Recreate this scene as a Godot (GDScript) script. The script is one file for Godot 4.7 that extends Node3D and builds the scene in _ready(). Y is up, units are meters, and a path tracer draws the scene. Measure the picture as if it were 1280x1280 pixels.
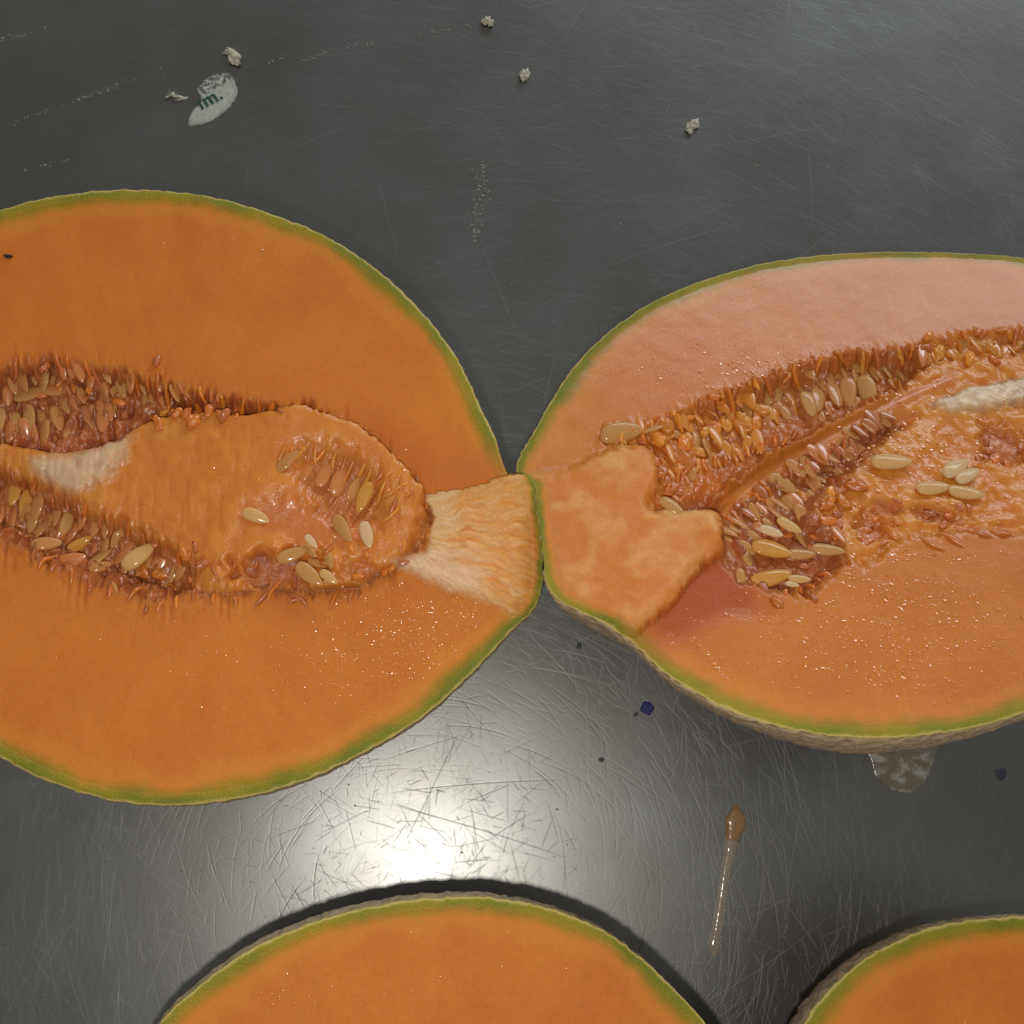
extends Node3D
# Four cut halves of cantaloupe melon on a scratched stainless steel table, lit by a small lamp beside the lens and a window.
# Melons are modelled in millimetres on the plane of their own cut face (x right, y of a Vector2 towards the viewer) and placed by a transform.

var rng := RandomNumberGenerator.new()
var n_low := FastNoiseLite.new()
var n_mid := FastNoiseLite.new()
var n_fine := FastNoiseLite.new()
var n_cell := FastNoiseLite.new()
var M := {}
var names := {}
var shape := {}            # polygons of the melon being built
var hgt := 0.0             # what surface() found: height in mm, colour, region
var tint := Vector3.ZERO
var zone := 0
var rim: PackedFloat32Array
var rim_n := 1440
var which := ""

const FLESH := Vector3(0.68, 0.212, 0.025)
const FLESH_DARK := Vector3(0.62, 0.168, 0.021)
const FLESH_PALE := Vector3(0.74, 0.285, 0.035)
const LINING := Vector3(0.50, 0.140, 0.034)
const LINING_DEEP := Vector3(0.34, 0.078, 0.024)
const LINING_PINK := Vector3(0.58, 0.165, 0.040)
const PITH := Vector3(0.72, 0.50, 0.31)
const TORN := Vector3(0.76, 0.38, 0.115)
const TORN_PINK := Vector3(0.82, 0.50, 0.28)
const OLIVE := Vector3(0.31, 0.245, 0.005)
const GREEN := Vector3(0.17, 0.19, 0.006)
const SKIN_EDGE := Vector3(0.55, 0.42, 0.12)
const NET := Vector3(0.50, 0.37, 0.24)
const SKIN := Vector3(0.33, 0.245, 0.14)

const ZONES := ["flesh", "seed_cavity", "seed_core", "white_pith", "torn_flesh"]

func _ready():
	rng.seed = 4711
	# ---- camera, light, exposure
	var cam := Camera3D.new(); cam.name = "camera"; add_child(cam)
	cam.look_at_from_position(Vector3(0, 0.33, 0), Vector3(0.0215, 0, -0.084), Vector3(0, 0, -1))
	cam.fov = 44.2; cam.near = 0.01; cam.far = 20.0; cam.current = true
	var env := Environment.new()
	env.background_mode = Environment.BG_COLOR
	env.background_color = Color(0.530, 0.526, 0.512)
	env.background_energy_multiplier = 1.0
	env.tonemap_mode = Environment.TONE_MAPPER_LINEAR
	env.tonemap_exposure = 1.0
	env.sdfgi_enabled = true; env.ssao_enabled = true; env.ssil_enabled = true
	var we := WorldEnvironment.new(); we.name = "world"; we.environment = env; add_child(we)
	var lamp := AreaLight3D.new(); lamp.name = "lamp_light"; add_child(lamp)
	lamp.area_size = Vector2(0.006, 0.006); lamp.light_energy = 0.036; lamp.light_color = Color(1.0, 0.975, 0.94)
	lamp.area_normalize_energy = true; lamp.area_range = 3.0; lamp.shadow_enabled = true
	lamp.look_at_from_position(Vector3(-0.005, 0.328, 0.0185), Vector3(0.015, 0.03, -0.07), Vector3(0, 0, -1))
	var pane := AreaLight3D.new(); pane.name = "window_light"; add_child(pane)
	pane.area_size = Vector2(1.3, 0.42); pane.light_energy = 1.8; pane.light_color = Color(0.94, 0.975, 1.0)
	pane.area_normalize_energy = true; pane.area_range = 6.0; pane.shadow_enabled = true
	pane.look_at_from_position(Vector3(0.80, 0.74, -1.80), Vector3(0.1, 0.03, -0.08), Vector3(0, 1, 0))

	noises(); materials()
	table()
	melon_left(); melon_right(); melon_near(); melon_corner()
	small_things()

# ------------------------------------------------------------------ naming
func numbered(called: String) -> String:
	names[called] = names.get(called, -1) + 1
	return called if names[called] == 0 else "%s_%03d" % [called, names[called]]

func thing(called: String, label: String, category: String, at: Vector3, group := "") -> Node3D:
	var o := Node3D.new(); o.name = numbered(called); add_child(o, true); o.position = at
	tag(o, label, category, group)
	return o

func tag(o: Node, label: String, category: String, group := ""):
	o.set_meta("label", label); o.set_meta("category", category)
	if group: o.set_meta("group", group)

func part(called: String, mesh: Mesh, mat: Material, parent: Node, xf := Transform3D()) -> MeshInstance3D:
	var o := MeshInstance3D.new()
	o.name = called; o.mesh = mesh; o.material_override = mat; o.transform = xf
	if parent == self: o.name = numbered(called)
	else:
		var key := "%d/%s" % [parent.get_instance_id(), called]
		names[key] = names.get(key, -1) + 1
		if names[key] > 0: o.name = "%s_%03d" % [called, names[key]]
	parent.add_child(o, true)
	return o

# ------------------------------------------------------------------ noise and materials
func noises():
	for a in [[n_low, 0.045, 3, 1], [n_mid, 0.22, 3, 2], [n_fine, 0.9, 2, 3]]:
		a[0].noise_type = FastNoiseLite.TYPE_SIMPLEX_SMOOTH; a[0].frequency = a[1]; a[0].fractal_octaves = a[2]; a[0].seed = a[3]
	n_cell.noise_type = FastNoiseLite.TYPE_CELLULAR; n_cell.frequency = 0.28; n_cell.seed = 9; n_cell.fractal_type = FastNoiseLite.FRACTAL_NONE
	n_cell.cellular_return_type = FastNoiseLite.RETURN_DISTANCE2_SUB

func grain(freq: float, octaves: int, seed_: int) -> NoiseTexture2D:
	var t := NoiseTexture2D.new(); t.width = 512; t.height = 512; t.seamless = true
	var n := FastNoiseLite.new(); n.frequency = freq; n.fractal_octaves = octaves; n.seed = seed_; n.noise_type = FastNoiseLite.TYPE_SIMPLEX_SMOOTH
	t.noise = n
	return t

func lin(r: float, g: float, b: float) -> Color: return Color(r, g, b).linear_to_srgb()

func wet(called: String, c: Color, rough: float, sss: float, relief: float, coat := 0.0, vertex := false) -> StandardMaterial3D:
	var m := StandardMaterial3D.new(); m.resource_name = called
	m.albedo_color = c; m.roughness = rough; m.metallic_specular = 0.5
	m.vertex_color_use_as_albedo = vertex
	if sss > 0: m.subsurf_scatter_enabled = true; m.subsurf_scatter_strength = sss
	if relief > 0:
		m.heightmap_enabled = true; m.heightmap_texture = M.grain; m.heightmap_scale = relief
		m.uv1_triplanar = true; m.uv1_scale = Vector3.ONE * 45.0
	if coat > 0: m.clearcoat_enabled = true; m.clearcoat = coat; m.clearcoat_roughness = 0.12
	return m

func materials():
	M.grain = grain(0.06, 4, 21)
	M.flesh = wet("melon flesh", Color.WHITE, 0.55, 0.24, 0.008, 0.0, true); M.flesh.uv1_scale = Vector3.ONE * 90.0
	M.juicy = wet("juicy melon flesh", Color.WHITE, 0.31, 0.24, 0.010, 0.34, true); M.juicy.metallic_specular = 0.34; M.juicy.clearcoat_roughness = 0.24; M.flesh.metallic_specular = 0.36; M.juicy.uv1_scale = Vector3.ONE * 110.0
	M.core = wet("wet melon core", Color.WHITE, 0.40, 0.24, 0.010, 0.12, true)
	M.lining = wet("wet seed cavity", Color.WHITE, 0.36, 0.34, 0.006, 0.12, true)
	M.torn = wet("torn melon flesh", Color.WHITE, 0.50, 0.34, 0.007, 0.0, true)
	M.rind = wet("netted rind", Color.WHITE, 0.7, 0.0, 0.02, 0.0, true)
	M.fibre = wet("melon fibre", Color.WHITE, 0.36, 0.0, 0.0, 0.2, true)
	M.pale = wet("pale melon seed", lin(0.76, 0.40, 0.125), 0.38, 0.04, 0.006, 0.3)
	M.cream = wet("whitish melon seed", lin(0.80, 0.50, 0.24), 0.4, 0.04, 0.006, 0.3)
	M.yellow = wet("yellow melon seed", lin(0.70, 0.30, 0.035), 0.3, 0.04, 0.006, 0.4)
	M.tan = wet("tan melon seed", lin(0.62, 0.28, 0.065), 0.34, 0.04, 0.006, 0.4)
	M.amber = wet("amber melon seed", lin(0.62, 0.245, 0.052), 0.34, 0.04, 0.006, 0.4)
	M.red = wet("reddish melon seed in its gel", lin(0.60, 0.20, 0.05), 0.34, 0.04, 0.0, 0.5)
	M.dark = wet("dark reddish melon seed in its gel", lin(0.48, 0.14, 0.038), 0.34, 0.04, 0.0, 0.5)
	M.coated = wet("melon seed under orange pulp", lin(0.66, 0.235, 0.032), 0.34, 0.04, 0.0, 0.3)
	M.bead = wet("juice bead", lin(0.66, 0.20, 0.021), 0.10, 0.0, 0.0, 1.0)
	# brushed, scratched steel
	var s := StandardMaterial3D.new(); s.resource_name = "scratched stainless steel"
	s.clearcoat_enabled = true; s.clearcoat = 0.12; s.clearcoat_roughness = 0.16
	s.albedo_color = lin(0.228, 0.231, 0.228); s.metallic = 1.0; s.roughness = 1.0
	scratches()
	s.roughness_texture = M.scratch_rough; s.roughness_texture_channel = BaseMaterial3D.TEXTURE_CHANNEL_RED
	s.normal_enabled = true; s.normal_texture = M.scratch_normal; s.normal_scale = 1.0
	s.detail_enabled = true; s.detail_albedo = stains(); s.detail_blend_mode = BaseMaterial3D.BLEND_MODE_MUL
	M.steel = s
	var p := StandardMaterial3D.new(); p.resource_name = "crumb"; p.albedo_color = lin(0.66, 0.62, 0.50); p.roughness = 0.85
	M.crumb = p
	p = StandardMaterial3D.new(); p.resource_name = "sticker paper"; p.vertex_color_use_as_albedo = true; p.albedo_color = Color.WHITE; p.roughness = 0.75
	M.paper = p
	p = StandardMaterial3D.new(); p.resource_name = "green print"; p.albedo_color = lin(0.012, 0.06, 0.05); p.roughness = 0.7
	M.print = p
	p = StandardMaterial3D.new(); p.resource_name = "blue ink"; p.albedo_color = lin(0.012, 0.014, 0.13); p.roughness = 0.5
	M.ink = p
	p = StandardMaterial3D.new(); p.resource_name = "dark ink"; p.albedo_color = lin(0.035, 0.04, 0.06); p.roughness = 0.5
	M.ink_dark = p
	p = StandardMaterial3D.new(); p.resource_name = "dark speck"; p.albedo_color = lin(0.02, 0.008, 0.006); p.roughness = 0.6
	M.speck = p
	p = StandardMaterial3D.new(); p.resource_name = "dust"; p.albedo_color = lin(0.25, 0.245, 0.22); p.roughness = 0.9
	M.dust = p
	p = StandardMaterial3D.new(); p.resource_name = "melon juice"; p.albedo_color = Color(0.85, 0.78, 0.68, 0.25); p.roughness = 0.14
	p.transparency = BaseMaterial3D.TRANSPARENCY_ALPHA
	M.juice = p
	p = StandardMaterial3D.new(); p.resource_name = "pulpy melon juice"; p.albedo_color = lin(0.36, 0.20, 0.085); p.roughness = 0.18; p.metallic_specular = 0.5
	M.pulp_juice = p

func stroke(a: PackedFloat32Array, side: int, x: float, y: float, angle: float, length: float, bend: float, depth: float):
	var steps := int(length)
	for i in steps:
		var fade := minf(1.0, 4.0 * minf(i, steps - i) / float(steps))
		var d := depth * fade
		var xi := int(floor(x)); var yi := int(floor(y))
		var fx := x - xi; var fy := y - yi
		var x0 := posmod(xi, side); var x1 := posmod(xi + 1, side); var y0 := posmod(yi, side) * side; var y1 := posmod(yi + 1, side) * side
		a[y0 + x0] -= d * (1 - fx) * (1 - fy); a[y0 + x1] -= d * fx * (1 - fy)
		a[y1 + x0] -= d * (1 - fx) * fy; a[y1 + x1] -= d * fx * fy
		x += cos(angle); y += sin(angle); angle += bend

func scratches():
	var side := 2048
	var a := PackedFloat32Array(); a.resize(side * side); a.fill(0.5)
	# most marks come from wiping and polishing round and round, the rest lie at random
	var hub := Vector2(0.18, 0.285) / 0.40 * side
	for i in 60000:
		var deep := rng.randf()
		var at := Vector2(rng.randf(), rng.randf()) * side
		var off := at - hub
		var length := 8.0 + 90.0 * pow(rng.randf(), 2.0)
		var round_ := rng.randf() < 0.62 * smoothstep(60.0, 420.0, off.length())
		var angle := off.angle() + PI / 2 + rng.randfn(0.0, 0.3) if round_ else rng.randf() * TAU
		stroke(a, side, at.x, at.y, angle, length * (1.5 if round_ else 0.8), 1.0 / maxf(off.length(), 60.0) if round_ else rng.randfn(0.0, 0.0004), 0.02 + 0.24 * pow(deep, 4.0) * (1.0 if round_ else 0.7) * lerpf(1.0, 0.35, smoothstep(500.0, 1000.0, off.length())))
	for i in 130:
		stroke(a, side, rng.randf() * side, rng.randf() * side, rng.randf() * TAU, 100.0 + 260.0 * rng.randf(), rng.randfn(0.0, 0.0008), 0.08 + 0.14 * rng.randf())
	var im := Image.create_from_data(side, side, false, Image.FORMAT_RF, a.to_byte_array())
	im.bump_map_to_normal_map(0.30)
	M.scratch_normal = ImageTexture.create_from_image(im)
	var coarse := PackedFloat32Array(); coarse.resize(64 * 64)
	for i in 64 * 64: coarse[i] = 0.022 * n_low.get_noise_2d((i % 64) * 3.0, (i / 64) * 3.0)
	var rough := PackedByteArray(); rough.resize(side * side)
	for y in side:
		var row := (y >> 5) * 64
		var o := y * side
		for x in side:
			rough[o + x] = int(255.0 * (0.350 + coarse[row + (x >> 5)] + minf(0.24, 0.85 * maxf(0.0, 0.5 - a[o + x]))))
	var ri := Image.create_from_data(side, side, false, Image.FORMAT_L8, rough)
	M.scratch_rough = ImageTexture.create_from_image(ri)

func stains() -> NoiseTexture2D:
	var t := grain(0.008, 6, 6)
	var g := Gradient.new(); g.set_color(0, Color(0.90, 0.89, 0.875)); g.set_color(1, Color(1, 1, 1))
	t.color_ramp = g; t.width = 1024; t.height = 1024
	return t

# ------------------------------------------------------------------ table
func table():
	var st := SurfaceTool.new(); st.begin(Mesh.PRIMITIVE_TRIANGLES)
	var x0 := -0.45; var x1 := 0.5; var z0 := -0.55; var z1 := 0.4; var b := -0.03
	var quads := [[Vector3(x0, 0, z0), Vector3(x1, 0, z0), Vector3(x1, 0, z1), Vector3(x0, 0, z1)],
		[Vector3(x0, 0, z1), Vector3(x1, 0, z1), Vector3(x1, b, z1), Vector3(x0, b, z1)], [Vector3(x1, 0, z0), Vector3(x0, 0, z0), Vector3(x0, b, z0), Vector3(x1, b, z0)],
		[Vector3(x0, 0, z0), Vector3(x0, 0, z1), Vector3(x0, b, z1), Vector3(x0, b, z0)], [Vector3(x1, 0, z1), Vector3(x1, 0, z0), Vector3(x1, b, z0), Vector3(x1, b, z1)],
		[Vector3(x0, b, z1), Vector3(x1, b, z1), Vector3(x1, b, z0), Vector3(x0, b, z0)]]
	for q in quads:
		var n: Vector3 = (q[2] - q[0]).cross(q[1] - q[0]).normalized()
		for k in [0, 1, 2, 0, 2, 3]:
			var v: Vector3 = q[k]
			st.set_normal(n); st.set_uv(Vector2(v.x + v.y + 0.18, v.z + v.y + 0.27) / 0.40); st.set_uv2(Vector2(v.x, v.z) / 0.40)
			st.add_vertex(v)
	st.generate_tangents()
	var o := part("steel_tabletop", st.commit(), M.steel, self)
	o.set_meta("kind", "structure"); o.set_meta("label", "scratched stainless steel table top with a bright lamp reflection")

# ------------------------------------------------------------------ small geometry
func inside_dist(poly: Array, p: Vector2) -> float:
	# signed distance to a closed polygon, negative inside
	var best := 1e9
	var inside := false
	var b: Vector2 = poly[poly.size() - 1]
	for a: Vector2 in poly:
		var e := b - a
		var w := p - a
		var q := w - e * clampf(w.dot(e) / e.length_squared(), 0.0, 1.0)
		best = minf(best, q.length_squared())
		if (a.y > p.y) != (b.y > p.y) and p.x < a.x + e.x * (p.y - a.y) / e.y: inside = not inside
		b = a
	return -sqrt(best) if inside else sqrt(best)

func sd(key: String, p: Vector2) -> float:
	var s = shape[key]
	var box: Rect2 = s[1]
	if not box.has_point(p): return 99.0
	return inside_dist(s[0], p)

func line_dist(pts: Array, p: Vector2) -> float:
	var best := 1e9
	for i in pts.size() - 1:
		var a: Vector2 = pts[i]
		var e: Vector2 = pts[i + 1] - a
		var w := p - a
		best = minf(best, (w - e * clampf(w.dot(e) / e.length_squared(), 0.0, 1.0)).length_squared())
	return sqrt(best)

func add_shape(key: String, pts: Array):
	var box := Rect2(pts[0], Vector2.ZERO)
	for p in pts: box = box.expand(p)
	shape[key] = [pts, box.grow(9.0)]

func spline(pts: Array, closed: bool, per := 12) -> Array:
	var out := []
	var n := pts.size()
	for i in (n if closed else n - 1):
		var p0: Vector2 = pts[posmod(i - 1, n)] if closed else pts[maxi(i - 1, 0)]
		var p3: Vector2 = pts[(i + 2) % n] if closed else pts[mini(i + 2, n - 1)]
		for k in per: out.append(pts[i].cubic_interpolate(pts[(i + 1) % n], p0, p3, k / float(per)))
	if not closed: out.append(pts[n - 1])
	return out

func blob(c: Vector2, r: Vector2, deg: float, p: Vector2) -> float:
	var q := (p - c).rotated(-deg_to_rad(deg)) / r
	return exp(-q.length_squared())

func make_rim(pts: Array):
	# distance from the middle of the face to its edge for every angle
	var s := spline(pts, true, 16)
	rim = PackedFloat32Array(); rim.resize(rim_n); rim.fill(0.0)
	for i in s.size():
		var a: Vector2 = s[i]; var b: Vector2 = s[(i + 1) % s.size()]
		var ta := a.angle(); var tb := ta + wrapf(b.angle() - ta, -PI, PI)
		var lo := minf(ta, tb); var hi := maxf(ta, tb)
		for k in range(int(floor(lo / TAU * rim_n)), int(ceil(hi / TAU * rim_n)) + 1):
			var d := Vector2.from_angle(k * TAU / rim_n)
			var e := b - a
			var den := d.cross(e)
			if absf(den) < 1e-9: continue
			var u := a.cross(d) / -den if false else d.cross(a) / -den
			if u < -0.02 or u > 1.02: continue
			rim[posmod(k, rim_n)] = (a + e * clampf(u, 0, 1)).length()
	for i in rim_n:
		if rim[i] == 0.0: rim[i] = rim[posmod(i - 1, rim_n)]
	for i in rim_n:
		var q := Vector2.from_angle(i * TAU / rim_n) * rim[i]
		rim[i] += 0.28 * n_mid.get_noise_2d(q.x * 1.3, q.y * 1.3) + 0.22 * maxf(0.0, n_fine.get_noise_2d(q.x, q.y))

func rim_at(angle: float) -> float:
	var t := fposmod(angle / TAU, 1.0) * rim_n
	var i := int(t)
	return lerpf(rim[i % rim_n], rim[(i + 1) % rim_n], t - i)

func edge_dist(p: Vector2) -> float:
	return rim_at(p.angle()) - p.length()

# ------------------------------------------------------------------ the cut faces
func base_face(p: Vector2, d: float, hinge: Vector2, green: float):
	var lo := n_low.get_noise_2d(p.x, p.y)
	var mi := n_mid.get_noise_2d(p.x, p.y)
	hgt = (0.10 if which == "right" else 0.35) * lo + (0.012 if which == "right" else 0.04) * mi + (0.012 if which == "right" else 0.03) * n_fine.get_noise_2d(p.x, p.y)
	tint = FLESH.lerp(FLESH_DARK, clampf(0.45 + 0.6 * lo + 0.10 * mi, 0, 1))
	var vein := n_mid.get_noise_2d(p.angle() * 60.0, p.length() * 0.12)
	tint *= 1.0 + 0.035 * vein + 0.05 * n_fine.get_noise_2d(p.x * 1.4, p.y * 1.4) + 0.05 * n_mid.get_noise_2d(p.x * 2.0, p.y * 2.0 + 11.0)
	var cut_line := p.rotated(0.5)
	hgt += (0.012 if which == "right" else 0.035) * n_mid.get_noise_2d(cut_line.x * 0.15, cut_line.y * 4.0)
	zone = 0
	var k := 1.0 - 0.62 * exp(-(p - hinge).length_squared() / 220.0)
	var w := d / (k * (1.0 + 0.45 * n_low.get_noise_2d(p.x * 1.1 + 50.0, p.y * 1.1)))
	if w < 9.0:
		var g := OLIVE.lerp(GREEN, clampf(green + 1.2 * lo, 0, 1))
		tint = tint.lerp(FLESH_PALE, 0.4 * smoothstep(9.0, 5.0, w))
		tint = tint.lerp(g, smoothstep(4.7, 0.9, w + 0.5 * mi))
		tint = tint.lerp(SKIN_EDGE.lerp(GREEN, clampf((0.9 - k) * 2.2, 0.0, 0.9)), smoothstep(0.55, 0.15, w + 0.25 * mi))
		hgt -= 0.25 * smoothstep(0.8, 0.0, d)

func surface(p: Vector2, d: float):
	if which == "left": surface_left(p, d)
	elif which == "right": surface_right(p, d)
	else: surface_plain(p, d)

func surface_plain(p: Vector2, d: float):
	base_face(p, d, Vector2(999, 999), 0.35)
	var c := sd("cavity", p + Vector2(1.5 * n_mid.get_noise_2d(p.x, p.y), 0)) + 1.5 * n_mid.get_noise_2d(p.angle() * 55.0, 3.0)
	if c < 4.0:
		hgt -= 9.0 * smoothstep(0.3, -7.0, c)
		tint = tint.lerp(LINING, smoothstep(1.5, -2.5, c))
		if c < -0.5: zone = 1

func surface_left(p: Vector2, d: float):
	base_face(p, d, Vector2(84.3, 7.7), 0.25 + 0.5 * smoothstep(10.0, 40.0, p.y) * smoothstep(20.0, 60.0, p.x))
	var mi := n_mid.get_noise_2d(p.x + 31.0, p.y)
	var fi := n_fine.get_noise_2d(p.x, p.y + 17.0)
	var lo := n_low.get_noise_2d(p.x * 2.0, p.y * 2.0)
	var streak := n_mid.get_noise_2d(p.x * 2.6 + 0.5 * lo, p.y * 0.35 + 7.0) * (1.0 + 1.5 * n_low.get_noise_2d(p.x * 3.0, 5.0))
	var q := p + Vector2(mi, n_mid.get_noise_2d(p.x, p.y + 90.0)) * 0.8
	var c := sd("cavity", q)
	if c < 8.5:
		var cut := c + 2.6 * streak + 0.35 * fi
		var thin := n_mid.get_noise_2d(p.x * 3.6 + 0.8 * lo, p.y * 0.22 + 70.0) * (1.0 + 1.2 * n_low.get_noise_2d(p.x * 2.0, 9.0))
		var spike := smoothstep(8.5 if p.y > 5.0 else 5.5, 0.0, c) * smoothstep(0.18, 0.6, thin)
		tint = tint.lerp(LINING, 0.6 * spike)
		hgt -= 0.7 * spike
		var t := smoothstep(0.6, -3.2, cut)
		hgt -= (4.8 + 1.5 * mi + 0.8 * streak) * t * lerpf(1.0, 0.3, smoothstep(5.0, 12.0, p.x) * smoothstep(8.0, 14.0, p.y))
		tint = tint.lerp(LINING.lerp(LINING_DEEP, clampf(0.4 + 1.2 * mi + 0.6 * streak, 0, 1)), smoothstep(2.6, -1.6, cut + 0.5 * fi))
		if cut < -0.3: zone = 1
	# the orange core that stands in the cavity
	var k := sd("core", p + Vector2(mi, lo) * 0.7 + Vector2(0, 0.5 * streak))
	if k < 1.0:
		var right := smoothstep(-8.0, 30.0, p.x)
		var up := lerpf(-1.2, 3.0, right) + 0.45 * lo + 0.04 * mi + 0.015 * fi - 0.05 * maxf(0.0, p.y - 2.0)
		var melt := smoothstep(9.0, 3.0, (p - Vector2(59.6, 5.3)).length())
		var edge := smoothstep(0.35 + 0.6 * melt, -0.35 - 2.4 * melt, k)
		hgt = lerpf(hgt, up - 0.5 * smoothstep(-1.6, 0.0, k), edge)
		var ct := FLESH.lerp(FLESH_PALE, clampf(0.25 + 0.8 * lo, 0, 1)).lerp(FLESH_DARK, clampf(0.15 + 0.6 * mi, 0, 1))
		tint = tint.lerp(ct, edge)
		if edge > 0.5: zone = 2
		var fringe := smoothstep(0.1, 0.6, n_mid.get_noise_2d(p.x * 3.0, p.y * 0.3 + 20.0)) * smoothstep(-9.0, -1.0, k) * smoothstep(-12.0, 0.0, p.y + 4.0)
		tint = tint.lerp(LINING_PINK, 0.5 * fringe * edge); hgt -= 0.5 * fringe * edge
		# folds that run down from the torn upper edge
		var fold := maxf(0.0, n_mid.get_noise_2d(p.x * 2.0, p.y * 0.3 + 40.0) - 0.1)
		hgt -= 0.5 * fold * smoothstep(-1.0, -4.0, k) * (1.0 - smoothstep(-15.0, 25.0, p.x) * 0.5)
		tint = tint.lerp(LINING_PINK, 0.35 * fold * edge)
		# seed hollow at its right
		var a := blob(Vector2(40.6, -2.2), Vector2(13.5, 8.5), 42.0, p) + 0.10 * mi
		a = smoothstep(0.22, 0.85, a) * edge
		var rib := n_mid.get_noise_2d((p.x * 0.90 + p.y * 0.42) * 3.6, (p.y * 0.90 - p.x * 0.42) * 0.3)
		hgt -= a * (3.2 + 0.9 * rib)
		tint = tint.lerp(LINING_PINK.lerp(LINING, clampf(0.65 - rib, 0, 1)), 0.85 * a)
		# pinkish flesh in the middle, then the red hollow under the loose seeds
		var b := smoothstep(0.25, 0.9, blob(Vector2(32.2, 5.8), Vector2(15, 6.0), 15.0, p) + 0.15 * mi) * edge
		tint = tint.lerp(LINING_PINK, 0.75 * b)
		hgt -= 1.0 * b
		var e := smoothstep(0.3, 0.8, blob(Vector2(28.4, 16.5), Vector2(13, 5.0), 2.0, p) + 0.3 * mi)
		tint = tint.lerp(LINING.lerp(LINING_DEEP, clampf(0.3 + 1.5 * mi, 0, 1)), 0.9 * e * edge)
		hgt -= 2.8 * e * edge
		var h := smoothstep(0.35, 0.8, blob(Vector2(46.4, 16.3), Vector2(7, 3.2), 10.0, p) + 0.3 * mi)
		tint = tint.lerp(LINING_PINK, 0.8 * h * edge); hgt -= 1.3 * h * edge
	# lower trench, its wall fades gently into the core
	var l := sd("trench", q) + 1.9 * streak + 0.3 * fi
	if l < 5.0:
		var t := smoothstep(2.5, -3.0, l)
		hgt -= (4.0 + 1.1 * mi + 0.8 * streak) * t if zone == 2 else 0.0
		tint = tint.lerp(LINING.lerp(LINING_DEEP, clampf(0.35 + mi + 0.7 * streak, 0, 1)), 0.92 * smoothstep(3.0, -2.0, l))
		if l < 0.0: zone = 1
	# white pith
	var w := sd("pith", p + Vector2(mi, lo) * 0.9) + 0.5 * fi
	if w < 2.0:
		var t := smoothstep(2.0, -2.2, w + mi)
		tint = tint.lerp(PITH * (0.95 + 0.3 * mi), 0.8 * t); hgt += 0.8 * t + 0.5 * exp(-pow((p.y + 6.0 - 0.16 * p.x) * 0.9, 2.0)) * t
		if w < 0.0: zone = 3
	# pale torn flesh at the hinge
	var s := sd("torn", p + Vector2(mi + lo, mi - lo) * 0.7) + 0.45 * fi
	if s < 1.0:
		var from: Vector2 = p - Vector2(48.8, 7.8)
		var fan := from.angle() + 0.05 * lo
		var reach := from.length()
		var fib := n_mid.get_noise_2d(reach * 0.28, fan * 46.0 + 1.4 * lo)
		var fib2 := n_fine.get_noise_2d(reach * 0.22, fan * 40.0)
		var low := smoothstep(0.30, 0.50, fan)
		var t := smoothstep(0.5 + 1.4 * low, -0.5 - 1.2 * low, s + 0.5 * fib)
		var lip := smoothstep(12.0, -8.0, p.y + 6.0)
		hgt = lerpf(hgt, 0.6 + 1.6 * lip + 0.28 * fib * (1.0 + 2.0 * lo) + 0.22 * fib2 + 0.5 * lo - 1.2 * smoothstep(6.0, 0.5, d), t)
		var pink := smoothstep(0.16, 0.40, fan) * smoothstep(40.0, 8.0, reach) + 0.5 * smoothstep(30.0, 12.0, reach)
		var tc := TORN.lerp(FLESH_PALE, clampf(0.35 + 1.2 * lo + 0.03 * (reach - 22.0), 0, 1)).lerp(TORN_PINK, clampf(0.8 * pink + 0.6 * fib, 0, 1)).lerp(FLESH, clampf(-0.9 * fib - 0.1, 0.0, 0.6)) * (1.0 + 0.16 * fib2)
		tint = tint.lerp(tc, t * smoothstep(0.7, 2.6, d + 0.6 * mi))
		if s < 0.0: zone = 4
	# deep crease behind the torn flesh, where the cut face ends
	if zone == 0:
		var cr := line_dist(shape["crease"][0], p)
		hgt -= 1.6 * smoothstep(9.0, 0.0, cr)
		tint = tint.lerp(FLESH_DARK * 0.92, 0.55 * smoothstep(11.0, 0.0, cr))

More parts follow.
